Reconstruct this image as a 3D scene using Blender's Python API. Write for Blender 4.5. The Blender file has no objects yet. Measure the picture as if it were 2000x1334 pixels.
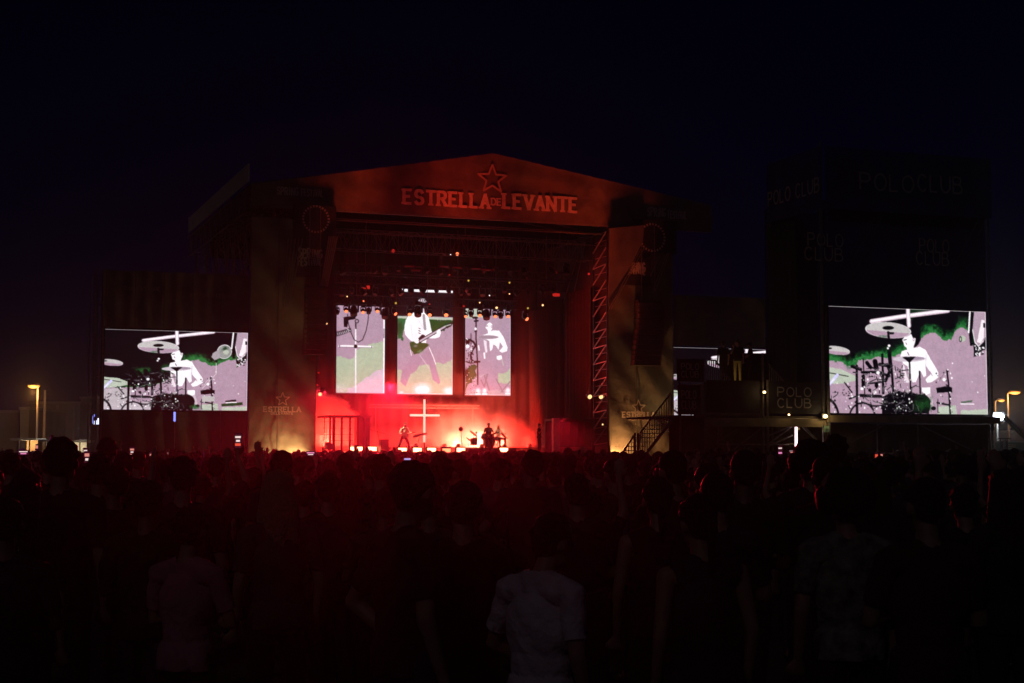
import bpy, bmesh, math, random
import numpy as np
from mathutils import Vector, Matrix
from mathutils.bvhtree import BVHTree

random.seed(7); RNG = np.random.default_rng(7)
scene = bpy.context.scene
COL = scene.collection

# ------------------------------------------------------------------ camera
FPX, CX, CY, HOR = 3000.0, 1000.0, 667.0, 882.0      # the photograph is 2000 x 1334
PITCH = math.atan((HOR - CY) / FPX)
CAM = Vector((0, 0, 1.8))
cam_d = bpy.data.cameras.new('camera'); cam = bpy.data.objects.new('camera', cam_d); COL.objects.link(cam)
cam_d.sensor_width = 36; cam_d.lens = 36 * FPX / 2000; cam_d.clip_start = .1; cam_d.clip_end = 3000
cam.location = CAM; cam.rotation_euler = (math.pi / 2 + PITCH, 0, 0)
scene.camera = cam

# ------------------------------------------------------------------ night sky, added fill sun, exposure
SUN_EL, SUN_ROT = math.radians(38), math.radians(200)
w = bpy.data.worlds.new('World'); scene.world = w; w.use_nodes = True
nt = w.node_tree; nt.nodes.clear()
sky = nt.nodes.new('ShaderNodeTexSky'); sky.sky_type = 'NISHITA'; sky.sun_disc = False
sky.sun_elevation = SUN_EL; sky.sun_rotation = SUN_ROT; sky.altitude = 0
hsv = nt.nodes.new('ShaderNodeMixRGB'); hsv.blend_type = 'MULTIPLY'; hsv.inputs[0].default_value = 1
hsv.inputs[2].default_value = (.06, .10, 1, 1)                # night: only deep blue is left
bg = nt.nodes.new('ShaderNodeBackground'); bg.inputs[1].default_value = .0005
out = nt.nodes.new('ShaderNodeOutputWorld')
nt.links.new(sky.outputs[0], hsv.inputs[1]); nt.links.new(hsv.outputs[0], bg.inputs[0]); nt.links.new(bg.outputs[0], out.inputs[0])
sun_d = bpy.data.lights.new('back_fill', 'SUN'); sun_d.energy = .028; sun_d.angle = math.radians(12); sun_d.color = (1, .85, .9)  # added dim fill, stands in for unseen light behind the camera
sun = bpy.data.objects.new('back_fill', sun_d); COL.objects.link(sun)
sun.rotation_euler = (math.radians(52), 0, math.radians(-22)); sun.location = (0, -20, 40)
scene.view_settings.view_transform = 'Standard'; scene.view_settings.look = 'None'
scene.view_settings.exposure = 0; scene.view_settings.gamma = 1
scene.cycles.use_denoising = True
scene.cycles.max_bounces = 5; scene.cycles.diffuse_bounces = 2; scene.cycles.glossy_bounces = 2
scene.cycles.volume_bounces = 1; scene.cycles.transparent_max_bounces = 6
scene.cycles.sample_clamp_indirect = 3
scene.cycles.volume_step_rate = 1.0; scene.cycles.volume_max_steps = 96

# ------------------------------------------------------------------ pixel -> place
def ray(x, y):
    a = (x - CX) / FPX; b = (CY - y) / FPX
    return Vector((a, math.cos(PITCH) - b * math.sin(PITCH), math.sin(PITCH) + b * math.cos(PITCH)))
def at_depth(x, y, Y):
    d = ray(x, y); return CAM + d * (Y / d.y)
class Frame:
    """a place with its own axes: u along its front, v away behind it, z up"""
    def __init__(s, ox, oy, th):
        s.o = Vector((ox, oy, 0)); s.th = th
        s.D = Vector((math.cos(th), math.sin(th), 0)); s.N = Vector((-math.sin(th), math.cos(th), 0))
    def pt(s, x, y, v=0.):                       # pixel meets the plane v
        d = ray(x, y); t = (v - (CAM - s.o).dot(s.N)) / d.dot(s.N)
        p = CAM + d * t
        return ((p - s.o).dot(s.D), v, p.z)
    def ptu(s, x, y, u):                         # pixel meets the plane u
        d = ray(x, y); t = (u - (CAM - s.o).dot(s.D)) / d.dot(s.D)
        p = CAM + d * t
        return (u, (p - s.o).dot(s.N), p.z)
    def W(s, p):
        return s.o + s.D * p[0] + s.N * p[1] + Vector((0, 0, p[2]))
TH = math.radians(20.6)
F1 = Frame(-5.73, 86.0, TH)        # main stage
F2 = Frame(12.30, 60.0, TH)        # screen tower and platform nearer on the right
F0 = Frame(0, 0, 0)                # plain world axes

# ------------------------------------------------------------------ materials
MATS = {}
def mat(name, col, rough=.7, metal=0., var=.15, scale=6., bump=.0, emit=None, es=1., detail=4, bscale=None):
    if name in MATS: return MATS[name]
    m = bpy.data.materials.new(name); m.use_nodes = True
    n = m.node_tree; b = n.nodes['Principled BSDF']; L = n.links.new
    b.inputs['Roughness'].default_value = rough; b.inputs['Metallic'].default_value = metal
    tc = n.nodes.new('ShaderNodeTexCoord'); nz = n.nodes.new('ShaderNodeTexNoise')
    nz.inputs['Scale'].default_value = scale; nz.inputs['Detail'].default_value = detail
    L(tc.outputs['Object'], nz.inputs['Vector'])
    rp = n.nodes.new('ShaderNodeValToRGB')
    c = np.array(col[:3], float)
    rp.color_ramp.elements[0].position = .3; rp.color_ramp.elements[1].position = .7
    rp.color_ramp.elements[0].color = (*(c * (1 - var)), 1); rp.color_ramp.elements[1].color = (*np.minimum(c * (1 + var), 1), 1)
    L(nz.outputs[0], rp.inputs[0]); L(rp.outputs[0], b.inputs['Base Color'])
    if bump:
        bp = n.nodes.new('ShaderNodeBump'); bp.inputs['Strength'].default_value = bump; bp.inputs['Distance'].default_value = .05
        nb = n.nodes.new('ShaderNodeTexNoise'); nb.inputs['Scale'].default_value = bscale or scale * 1.7; nb.inputs['Detail'].default_value = 5
        L(tc.outputs['Object'], nb.inputs['Vector'])
        L(nb.outputs[0], bp.inputs['Height']); L(bp.outputs[0], b.inputs['Normal'])
    if emit:
        b.inputs['Emission Color'].default_value = (*emit, 1); b.inputs['Emission Strength'].default_value = es
    MATS[name] = m; return m
def mat_led(name, strength=1.):
    m = bpy.data.materials.new(name); m.use_nodes = True; n = m.node_tree
    b = n.nodes['Principled BSDF']; b.inputs['Base Color'].default_value = (.01, .01, .01, 1); b.inputs['Roughness'].default_value = .6
    a = n.nodes.new('ShaderNodeAttribute'); a.attribute_name = 'led'
    n.links.new(a.outputs['Color'], b.inputs['Emission Color']); b.inputs['Emission Strength'].default_value = strength
    MATS[name] = m; return m
M_BLACK = mat('black_cloth', (.012, .012, .013), .9, bump=.3)
M_STEEL = mat('scaffold_steel', (.22, .22, .21), .45, .7, var=.3, scale=9)
M_TRUSS = mat('truss_aluminium', (.16, .16, .16), .4, .5, var=.2, scale=12)
M_TRUSSD = mat('truss_black', (.03, .03, .03), .5, .3)
M_HOUS = mat('lamp_housing_black', (.010, .010, .011), .45)
M_DECK = mat('stage_deck', (.02, .02, .02), .35, var=.3, scale=3)
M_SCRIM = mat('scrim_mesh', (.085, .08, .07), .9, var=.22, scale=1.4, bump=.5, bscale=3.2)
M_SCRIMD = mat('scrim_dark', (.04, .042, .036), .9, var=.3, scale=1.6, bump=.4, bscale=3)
M_FASCIA = mat('fascia_tarpaulin', (.10, .085, .08), .75, var=.3, scale=1.1, bump=.6, bscale=2.3)
M_PRINT = mat('printed_letters_pale', (.42, .36, .34), .75, var=.2, scale=5)
M_PRINTR = mat('printed_letters_fascia', (.5, .40, .36), .75, var=.25, scale=3)
M_PRINTD = mat('printed_letters_grey', (.34, .34, .33), .8, var=.2, scale=7)
M_BANNER = mat('banner_black', (.006, .007, .016), .8, var=.2, scale=4, bump=.3)
M_NAVY = mat('banner_navy', (.014, .02, .16), .85, var=.35, scale=1.2, bump=.5, bscale=2.5)
M_DRAPE = mat('stage_drape', (.024, .02, .02), .95, var=.2, scale=5)
M_BACK = mat('backdrop_cloth', (.010, .008, .009), .95, var=.25, scale=1.5)
M_WOOD = mat('plywood', (.10, .08, .06), .7, var=.3)

# ------------------------------------------------------------------ mesh building
class MB:
    def __init__(s, fr=F0): s.v = []; s.f = []; s.fr = fr
    def add(s, vs, fs):
        k = len(s.v); s.v += [tuple(p) for p in vs]; s.f += [tuple(i + k for i in f) for f in fs]; return s
    def box(s, a, b):
        x0, y0, z0 = [min(a[i], b[i]) for i in range(3)]; x1, y1, z1 = [max(a[i], b[i]) for i in range(3)]
        return s.add([(x0,y0,z0),(x1,y0,z0),(x1,y1,z0),(x0,y1,z0),(x0,y0,z1),(x1,y0,z1),(x1,y1,z1),(x0,y1,z1)],
                     [(0,3,2,1),(4,5,6,7),(0,1,5,4),(1,2,6,5),(2,3,7,6),(3,0,4,7)])
    def bar(s, p, q, r, n=4, r2=None):
        p = Vector(p); q = Vector(q); d = (q - p)
        if d.length < 1e-6: return s
        d.normalize(); up = Vector((0, 0, 1)) if abs(d.z) < .9 else Vector((1, 0, 0))
        a = d.cross(up).normalized(); b = d.cross(a)
        r2 = r if r2 is None else r2; vs = []
        for c, rr in ((p, r), (q, r2)):
            for i in range(n):
                t = 2 * math.pi * (i + .5) / n
                vs.append(c + (a * math.cos(t) + b * math.sin(t)) * rr)
        fs = [(i, (i + 1) % n, n + (i + 1) % n, n + i) for i in range(n)] + [tuple(range(n - 1, -1, -1)), tuple(range(n, 2 * n))]
        return s.add(vs, fs)
    def path(s, pts, r, n=5):
        for a, b in zip(pts[:-1], pts[1:]): s.bar(a, b, r, n)
        return s
    def prism(s, poly, v0, v1):                  # polygon of (u,z) between two v
        n = len(poly)
        vs = [(u, v0, z) for u, z in poly] + [(u, v1, z) for u, z in poly]
        return s.add(vs, [tuple(range(n)), tuple(range(2 * n - 1, n - 1, -1))] + [(i, n + i, n + (i + 1) % n, (i + 1) % n) for i in range(n)])
    def ell(s, c, r, seg=10, rings=7):
        vs = []; fs = []
        for j in range(rings + 1):
            t = math.pi * j / rings
            for i in range(seg):
                p = 2 * math.pi * i / seg
                vs.append((c[0] + r[0] * math.sin(t) * math.cos(p), c[1] + r[1] * math.sin(t) * math.sin(p), c[2] + r[2] * math.cos(t)))
        for j in range(rings):
            for i in range(seg):
                a = j * seg + i; b = j * seg + (i + 1) % seg
                fs.append((a, a + seg, b + seg, b))
        return s.add(vs, fs)
    def disc(s, c, nrm, r, n=12, th=.02):
        nrm = Vector(nrm).normalized(); c = Vector(c)
        return s.bar(c, c + nrm * th, r, n)
    def sheet(s, fn, nu, nv):                    # fn(i/nu, j/nv) -> point
        vs = [fn(i / nu, j / nv) for j in range(nv + 1) for i in range(nu + 1)]
        fs = [(j*(nu+1)+i, j*(nu+1)+i+1, (j+1)*(nu+1)+i+1, (j+1)*(nu+1)+i) for j in range(nv) for i in range(nu)]
        return s.add(vs, fs)
    def truss(s, p, q, w, h, n, r=.03, r2=.02):  # box truss between two points
        p = Vector(p); q = Vector(q); d = (q - p); L = d.length; d.normalize()
        up = Vector((0, 0, 1)) if abs(d.z) < .9 else Vector((0, 1, 0))
        a = d.cross(up).normalized() * (w / 2); b = Vector(up) * (h / 2) if abs(d.z) < .9 else up * (h / 2)
        cs = [a + b, a - b, -a - b, -a + b]
        for c in cs: s.bar(p + c, q + c, r)
        for k in range(n):
            t0 = p + d * (L * k / n); t1 = p + d * (L * (k + 1) / n)
            for i in range(4):
                c0, c1 = cs[i], cs[(i + 1) % 4]
                if k % 2: c0, c1 = c1, c0
                s.bar(t0 + c0, t1 + c1, r2)
                if i % 2 == 0: s.bar(t0 + c0, t0 + c1, r2)
        return s
    def build(s, name, m, parent=None, origin=None, smooth=False):
        """stage-frame coordinates -> mesh; under a parent they become the parent's local ones"""
        fr = s.fr
        if parent is not None: o3 = ORIG[parent.name]
        else: o3 = origin or (0, 0, 0)
        me = bpy.data.meshes.new(name)
        me.from_pydata([(p[0] - o3[0], p[1] - o3[1], p[2] - o3[2]) for p in s.v], [], s.f)
        me.update()
        if smooth: me.polygons.foreach_set('use_smooth', [True] * len(me.polygons))
        me.materials.append(m)
        o = bpy.data.objects.new(name, me); COL.objects.link(o)
        if parent is not None: o.parent = parent
        else: o.location = fr.W(o3); o.rotation_euler.z = fr.th
        ORIG[o.name] = o3
        return o
ORIG = {}
def tag(o, label, cat, group=None, kind=None):
    if label: o['label'] = label
    if cat: o['category'] = cat
    if group: o['group'] = group
    if kind: o['kind'] = kind
    return o
def thing(name, label, cat, origin, fr=F1, group=None):
    o = bpy.data.objects.new(name, None); COL.objects.link(o); o.empty_display_size = .2
    o.location = fr.W(origin); o.rotation_euler.z = fr.th
    ORIG[o.name] = tuple(origin); return tag(o, label, cat, group)
def dup(root, loc, rz):
    def cp(o, par):
        c = o.copy(); COL.objects.link(c)
        if par is not None: c.parent = par
        for ch in o.children: cp(ch, c)
        return c
    r = cp(root, None); r.location = loc; r.rotation_euler.z = rz
    return r
ORD = ['first','second','third','fourth','fifth','sixth','seventh','eighth','ninth','tenth','eleventh','twelfth','thirteenth','fourteenth','fifteenth','sixteenth','seventeenth','eighteenth','nineteenth','twentieth']
def spot(name, fr, p, target, energy, col, size=45, blend=.6, radius=.15):
    d = bpy.data.lights.new(name, 'SPOT'); d.energy = energy; d.color = col; d.spot_size = math.radians(size); d.spot_blend = blend; d.shadow_soft_size = radius
    o = bpy.data.objects.new(name, d); COL.objects.link(o); a = fr.W(p); o.location = a
    o.rotation_euler = (fr.W(target) - a).to_track_quat('-Z', 'Y').to_euler(); return o
def point(name, fr, p, energy, col, radius=.1):
    d = bpy.data.lights.new(name, 'POINT'); d.energy = energy; d.color = col; d.shadow_soft_size = radius
    o = bpy.data.objects.new(name, d); COL.objects.link(o); o.location = fr.W(p); return o

# ------------------------------------------------------------------ lettering (strokes, built as flat ribbons)
def arc(cx, cy, rx, ry, a0, a1, n=10):
    return [(cx + rx * math.cos(math.radians(a0 + (a1 - a0) * i / n)), cy + ry * math.sin(math.radians(a0 + (a1 - a0) * i / n))) for i in range(n + 1)]
GLY = {
 'A': [[(0,0),(.5,1),(1,0)],[(.2,.36),(.8,.36)]],
 'B': [[(0,0),(0,1),(.5,1)]+arc(.5,.77,.36,.23,90,-90)+[(0,.54)],[(.5,.54)]+arc(.55,.27,.42,.27,90,-90)+[(0,0)]],
 'C': [arc(.5,.5,.5,.5,45,315,16)],
 'D': [[(0,0),(0,1),(.4,1)]+arc(.4,.5,.55,.5,90,-90,12)+[(0,0)]],
 'E': [[(.9,1),(0,1),(0,0),(.9,0)],[(0,.52),(.7,.52)]],
 'F': [[(.9,1),(0,1),(0,0)],[(0,.52),(.7,.52)]],
 'G': [arc(.5,.5,.5,.5,45,330,16)+[(.95,.45),(.55,.45)]],
 'I': [[(.5,0),(.5,1)]], 'i': [[(.5,0),(.5,.68)],[(.5,.86),(.5,.94)]],
 'L': [[(0,1),(0,0),(.85,0)]],
 'N': [[(0,0),(0,1),(1,0),(1,1)]],
 'O': [arc(.5,.5,.52,.5,0,360,20)],
 'P': [[(0,0),(0,1),(.5,1)]+arc(.5,.74,.4,.26,90,-90)+[(0,.48)]],
 'R': [[(0,0),(0,1),(.5,1)]+arc(.5,.75,.38,.25,90,-90)+[(0,.5)],[(.45,.5),(.95,0)]],
 'S': [arc(.5,.75,.42,.25,20,270,10)+arc(.5,.25,.45,.25,90,-160,10)],
 'T': [[(0,1),(1,1)],[(.5,0),(.5,1)]],
 'U': [[(0,1),(0,.4)]+arc(.5,.4,.5,.4,180,360,10)+[(1,1)]],
 'V': [[(0,1),(.5,0),(1,1)]],
 '*': [[(.5+.62*math.sin(k*math.pi/5)*(1 if k%2==0 else .42), .45+.62*math.cos(k*math.pi/5)*(1 if k%2==0 else .42)) for k in range(11)]],
}
SLAB = {'E': [(0,0),(0,1)], 'T': [(.5,0)], 'R': [(0,0),(0,1),(.95,0)], 'L': [(0,1),(0,0)], 'A': [(0,0),(1,0)], 'V': [(0,1),(1,1)], 'N': [(0,0),(0,1),(1,1)], 'D': [(0,0),(0,1)]}
def lettering(mb, text, x0, x1, zb, h, width, put, slab=False, gap=.32, wob=0.):
    """text between x0 and x1 on a baseline; put(x, z, k) -> point; k counts ribbons so that they do not share a plane"""
    adv = {'I': .5, 'i': .5, ' ': .55, 'L': .85, 'E': .92, 'F': .88}
    ws = [adv.get(c, 1.) for c in text]; total = sum(ws) + gap * (len(text) - 1); sx = (x1 - x0) / total; x = x0; k = 0
    for c, wc in zip(text, ws):
        dz = random.uniform(-wob, wob) * h; hh = h * (1 + random.uniform(-wob, wob))
        for pl in GLY.get(c, []):
            pts = [(x + px * sx * wc, zb + dz + pz * hh) for px, pz in pl]
            for a, b in zip(pts[:-1], pts[1:]):
                dx, dy = b[0] - a[0], b[1] - a[1]; L = math.hypot(dx, dy) or 1e-6; ex, ey = dx / L, dy / L; hw = width / 2
                thin = .78 if (slab and abs(ey) < .3) else 1.
                nx, ny = -ey * hw * thin, ex * hw * thin; e = hw * .5
                q = [(a[0]-ex*e+nx, a[1]-ey*e+ny), (a[0]-ex*e-nx, a[1]-ey*e-ny), (b[0]+ex*e-nx, b[1]+ey*e-ny), (b[0]+ex*e+nx, b[1]+ey*e+ny)]
                mb.add([put(u, z, k) for u, z in q], [(0, 1, 2, 3)]); k = (k + 1) % 12
        if slab:
            for px, pz in SLAB.get(c, []):
                cx, cz = x + px * sx * wc, zb + dz + pz * hh; s2 = width * .8; t2 = width * .28
                mb.add([put(cx-s2, cz-t2, k), put(cx+s2, cz-t2, k), put(cx+s2, cz+t2, k), put(cx-s2, cz+t2, k)], [(0,1,2,3)]); k = (k + 1) % 12
        x += (wc + gap) * sx
def flat(v): return lambda x, z, k: (x, v - .004 - .0006 * k, z)

# ------------------------------------------------------------------ the ground
g = MB(F0); g.sheet(lambda a, b: (-400 + 800 * a, -60 + 1200 * b, 0), 8, 12)
tag(g.build('ground', mat('worn_ground', (.06, .055, .05), .95, var=.35, scale=.6, bump=.5)), 'dark trampled festival ground under the crowd', 'ground', kind='structure')
# ================================================================== MAIN STAGE (frame F1)
P = F1.pt
U_L = P(619, 700)[0]; U_R = P(1188, 700)[0]           # opening
ROOF_L = P(488, 360)[0]; ROOF_R = P(1385, 400)[0]
Z_FB = P(760, 417)[2]                                  # lower edge of the gable fascia
ZD = 1.72                                              # deck height
t = thing('stage_platform', 'low black stage deck with dark cloth skirt behind the crowd', 'stage', ((U_L + U_R) / 2, 6, 0))
MB(F1).box((U_L, -1, ZD - .16), (U_R - .08, 14, ZD)).build('deck', M_DECK, t)
m = MB(F1); n = 180
m.sheet(lambda a, b: (U_L + (U_R - .06 - U_L) * a, -1.02 + .04 * math.sin(a * 420), b * (ZD - .16)), n, 1)
m.build('skirt', M_BLACK, t)
MB(F1).box((U_L, -1.04, ZD - .1), (U_R - .06, -1.0, ZD + .003)).build('deck_edge', mat('deck_edge', (.08, .07, .07), .4), t)
for k in range(5):
    uu = U_L + 1 + k * (U_R - U_L - 1) / 4
    MB(F1).box((uu - .08, -.5, 0), (uu + .08, -.35, ZD - .16)).build('leg', M_STEEL, t)

# ---- roof with towers
UA, ZA = P(960, 301)[0], P(960, 301)[2]; ZL = P(488, 362)[2]; ZR = P(1385, 402)[2]; ZE = (ZL + ZR) / 2
t = thing('stage_roof', 'wide gabled stage roof on truss towers with a long open left eave', 'stage roof', ((ROOF_L + ROOF_R) / 2, 10, 0))
m = MB(F1)
for (ua, za, ub, zb) in ((ROOF_L, ZE, UA, ZA), (UA, ZA, ROOF_R, ZE)):
    m.add([(ua, -.25, za - .25), (ub, -.25, zb - .25), (ub, 20.5, zb - .25), (ua, 20.5, za - .25),
           (ua, -.25, za - .13), (ub, -.25, zb - .13), (ub, 20.5, zb - .13), (ua, 20.5, za - .13)],
          [(0,3,2,1),(4,5,6,7),(0,1,5,4),(1,2,6,5),(2,3,7,6),(3,0,4,7)])
m.build('roof_skin', mat('roof_tarpaulin', (.045, .045, .045), .8, var=.2, scale=.8), t)
zt0, zt1 = P(486, 356)[2], P(486, 321)[2]
m = MB(F1).box((ROOF_L - .16, -.3, zt0), (ROOF_L - .08, 20.6, zt1)); m.build('eave_panel', mat('eave_sheet', (.42, .42, .36), .8, var=.15, scale=1), t)
m = MB(F1); m.truss((ROOF_L + .3, 0, zt0 - 1.0), (ROOF_L + .3, 20.4, zt0 - 1.0), 1.0, 1.3, 22, .045, .03); m.build('eave_truss', M_TRUSS, t)
m = MB(F1); m.truss((ROOF_L + 2.4, .5, zt0 - .9), (ROOF_L + 2.4, 20.2, zt0 - .9), .8, 1.0, 20, .04, .025); m.build('eave_truss', M_TRUSS, t)
for (vv, zz) in ((6, 8.4), (12, 8.0), (19.5, 8.0)):
    m = MB(F1); m.truss((ROOF_L + .6, vv, 0), (ROOF_L + .6, vv, zt0 - 1.6), .7, .7, 15, .045, .028); m.build('tower', M_TRUSS, t)
m = MB(F1)
for k in range(7): m.bar((ROOF_L + .2, 3 + k * 2.2, zt0 - 1.6), (ROOF_L + .5, 1 + k * 2.4, zt0 - 6.0), .03)
m.bar((ROOF_L + .3, 1, 12.3), (ROOF_L + .3, 19, 9.6), .07); m.build('stays', M_STEEL, t)
for k in range(10):                                    # rafters seen from below
    vv = 1.2 + k * 2.0; m = MB(F1)
    m.bar((ROOF_L + .4, vv, ZE - .5), (UA, vv, ZA - .5), .06); m.bar((UA, vv, ZA - .5), (ROOF_R - .4, vv, ZE - .5), .06); m.build('rafter', M_TRUSS, t)
for (zz, vv) in ((Z_FB - .45, .6), (Z_FB - 1.0, 1.4), (Z_FB - .1, 2.2)):
    m = MB(F1); m.bar((U_L - .6, vv, zz), (U_R + .6, vv, zz), .035); m.build('purlin', M_TRUSS, t)
# red side truss, in the plane that runs back from the opening's right edge
m = MB(F1); u_t = U_R - .05
V1 = 2.0; zs = [F1.ptu(1186, y, u_t)[2] for y in (452,)]; ztop = zs[0]
for vv in (0.02, V1): m.bar((u_t, vv, ZD - 1.7), (u_t, vv, ztop), .045)
m.build('side_tower_chord', M_TRUSSD, t)
steps = 13; dz = (ztop - ZD - .6) / steps; m = MB(F1)
for k in range(steps):
    z1 = ztop - k * dz; 
    m.bar((u_t - .03, .05, z1), (u_t - .03, V1, z1 - dz * 1.12), .043)
    if k % 2 == 1 or k > 5: m.bar((u_t - .03, V1, z1 - dz * 1.12), (u_t - .03, .05, z1 - dz), .035)
m.build('side_tower_diagonals', mat('tower_diagonal_steel', (.32, .29, .27), .5, .2), t)
m = MB(F1)
for k in range(steps): m.bar((u_t + .12, .05, ztop - k * dz - .45), (u_t + .12, V1, ztop - k * dz - .45), .028)
m.build('side_tower_rungs', M_TRUSS, t)
m = MB(F1); m.bar((u_t, 0, ztop), (u_t, 8, ztop), .03); m.bar((u_t, 3.2, ztop - .1), (u_t, 5.5, ztop - 4), .03); m.bar((u_t, 1.6 + 2, ztop), (u_t, 7.2, ztop - 4.2), .03)
m.build('side_brace', M_TRUSS, t)
for vv in (0.3, 13.6):
    m = MB(F1); m.truss((U_L - .5, vv, 0), (U_L - .5, vv, Z_FB), .6, .6, 16, .045, .025); m.build('tower', M_TRUSSD, t)
    m = MB(F1); m.truss((U_R + .7, vv, 0), (U_R + .7, vv, Z_FB), .6, .6, 16, .045, .025); m.build('tower', M_TRUSSD, t)

# ---- gable fascia with its print
t = thing('gable_banner', 'big triangular gable banner lit dim red reading ESTRELLA DE LEVANTE', 'banner', (UA, -.4, Z_FB))
def gz(u):
    return ZL + (ZA - ZL) * (u - ROOF_L) / (UA - ROOF_L) if u < UA else ZA + (ZR - ZA) * (u - UA) / (ROOF_R - UA)
m = MB(F1)
def fas(a, b):
    u = ROOF_L + (ROOF_R - ROOF_L) * a; z = Z_FB + (gz(u) - .02 * abs(math.sin(a * 110)) - Z_FB) * b
    return (u, -.36 + .016 * math.sin(u * 2.3 + z * .8) + .008 * math.sin(u * 7.1 - z * 2) + .010 * math.sin(z * 5 + u * .6), z)
m.sheet(fas, 180, 16); m.build('cloth', M_FASCIA, t, smooth=True)
m = MB(F1).box((ROOF_L, -.33, Z_FB - .1), (ROOF_R, -.22, Z_FB + .02)); m.build('hem_bar', M_TRUSS, t)
def word(text, xa, ya, xb, yb, hpx, wpx, mb, slab=False, gap=.32, v=-.395, fr=F1, wob=0.):
    a = fr.pt(xa, ya, v); b = fr.pt(xb, yb, v); sc = ((a[0] - b[0]) ** 2) ** .5 / abs(xb - xa)
    zb = (a[2] + b[2]) / 2
    lettering(mb, text, a[0], b[0], zb, hpx * sc, wpx * sc, flat(v), slab, gap, wob)
m = MB(F1); word('ESTRELLA', 789, 398, 955, 405, 25, 6.4, m, True, .46); word('DE', 960, 400, 979, 401, 12, 3, m, True)
word('LEVANTE', 984, 407, 1127, 413, 25, 6.4, m, True, .46); m.build('lettering', M_PRINTR, t)
m = MB(F1); word('*', 938, 370, 985, 372, 44, 3.6, m); m.build('star', mat('printed_star', (.36, .25, .23), .8), t)
for xa, xb, ya, yb in ((541, 631, 380, 384), (1265, 1341, 422, 427)):
    m = MB(F1); word('SPRiNG', xa, ya, xa + (xb - xa) * .46, ya + 1, 14, 2.6, m, gap=.4, wob=.08); word('FESTiVAL', xa + (xb - xa) * .53, yb - 1, xb, yb, 13, 2.4, m, gap=.4, wob=.08)
    m.build('lettering', M_PRINTD, t)

# ---- hanging banners and emblems beside the opening
def emblem(mb, cx, cy, rx, v):
    c = P(cx, cy, v); sc = P(cx + 1, cy, v)[0] - c[0]; R = rx * sc
    for k in range(26):
        a0 = 2 * math.pi * k / 26; a1 = a0 + .13
        mb.add([(c[0] + r * math.cos(a), v - .006 - .0004 * k, c[2] + r * math.sin(a)) for r, a in ((R, a0), (R, a1), (R * 1.17, a1), (R * 1.17, a0))], [(0,1,2,3)])
for side, (x0, x1, y0, y1, ecx, ecy, er, bx0, bx1, by0, by1) in (('left', (572, 657, 404, 466, 617, 428, 23, 576, 641, 470, 540)), ('right', (1236, 1322, 432, 492, 1274, 464, 22, 1213, 1272, 506, 556))):
    a, b = P(x0, y1, -.7), P(x1, y0, -.7)
    t = thing('emblem_banner', f'dark square banner with a ring emblem high up {side} of the stage opening', 'banner', (a[0], -.7, a[2]))
    MB(F1).box((a[0], -.68, a[2]), (b[0], -.64, b[2])).build('cloth', M_BANNER, t)
    m = MB(F1); emblem(m, ecx, ecy, er, -.68); m.build('emblem', M_PRINTD, t)
    a, b = P(bx0, by1, -.7), P(bx1, by0, -.7)
    t = thing('festival_banner', f'small dark banner reading SPRING FESTIVAL hung {side} of the stage opening', 'banner', (a[0], -.7, a[2]))
    MB(F1).box((a[0], -.68, a[2]), (b[0], -.64, b[2])).build('cloth', M_BANNER, t)
    m = MB(F1); word('SPRiNG', bx0 + 7, (by0 + by1) / 2 - 3, bx1 - 12, (by0 + by1) / 2 - 2, 16, 3, m, gap=.42, v=-.69, wob=.08)
    word('FESTiVAL', bx0 + 6, by1 - 22, bx1 - 12, by1 - 21, 15, 2.8, m, gap=.42, v=-.69, wob=.08); m.build('lettering', M_PRINTD, t)

# ---- scrims beside the opening, each with the small beer logo
def scrim(side, xa, xb, ya, yb, v, logo, warm):
    a, b = P(xa, yb, v), P(xb, ya, v); z0 = .1; z1 = b[2]
    t = thing('scrim_wall', f'tall mesh scrim {side} of the stage opening printed with a star logo, warm lit foot', 'scrim', ((a[0] + b[0]) / 2, v, 0))
    m = MB(F1)
    def f(p, q):
        u = a[0] + (b[0] - a[0]) * p; z = z0 + (z1 - z0) * q
        fold = .05 * math.sin(u * 1.7 + z * .9) * (1 - q) + .03 * math.sin(z * 2.6 + u * 3.1) + .018 * math.sin(u * 9 - z * 4) * math.exp(-z * .35) + .02 * math.sin(z * 9 + 2 * math.sin(u)) * math.exp(-z * .5)
        return (u, v + fold, z)
    m.sheet(f, 60, 110); m.build('cloth', M_SCRIM, t, smooth=True)
    for fx in (.0, .42, 1.):
        u = a[0] + (b[0] - a[0]) * fx; MB(F1).box((u - .025, v - .075, z0), (u + .025, v - .055, z1)).build('seam', M_SCRIMD, t)
    m = MB(F1); lx0, lx1, ly, sx, sy, sr = logo
    word('ESTRELLA', lx0, ly, lx1, ly, 9, 2.5, m, True, .34, v=v - .1); word('DELEVANTE', lx0 + (lx1 - lx0) * .2, ly + 5.5, lx1 - (lx1 - lx0) * .2, ly + 5.5, 4.5, 1.2, m, False, .4, v=v - .1)
    m.build('lettering', M_PRINT, t)
    m = MB(F1); word('*', sx - sr, sy + sr, sx + sr, sy + sr, sr * 2, 1.6, m, v=v - .1); m.build('star', M_PRINT, t)
    return t, a, b
tL, aL, bL = scrim('left', 485, 619, 430, 885, -.5, (515, 587, 804, 552, 779, 11), 0)
tR, aR, bR = scrim('right', 1189, 1312, 452, 885, -.5, (1216, 1279, 815, 1247, 796, 11), 0)
# pale slanted cloth at the right edge of the opening
q = [P(1190, 446, -.95), P(1257, 440, -.95), P(1256, 470, -.95), P(1193, 600, -.95), P(1188, 598, -.95)]
m = MB(F1).prism([(p[0], p[2]) for p in q], -.98, -.93)
o = m.build('side_cloth', M_FASCIA, None, (q[3][0], -.95, q[3][2])); tag(o, 'tapering dark red lit cloth hung at the right edge of the stage opening', 'cloth')
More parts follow.
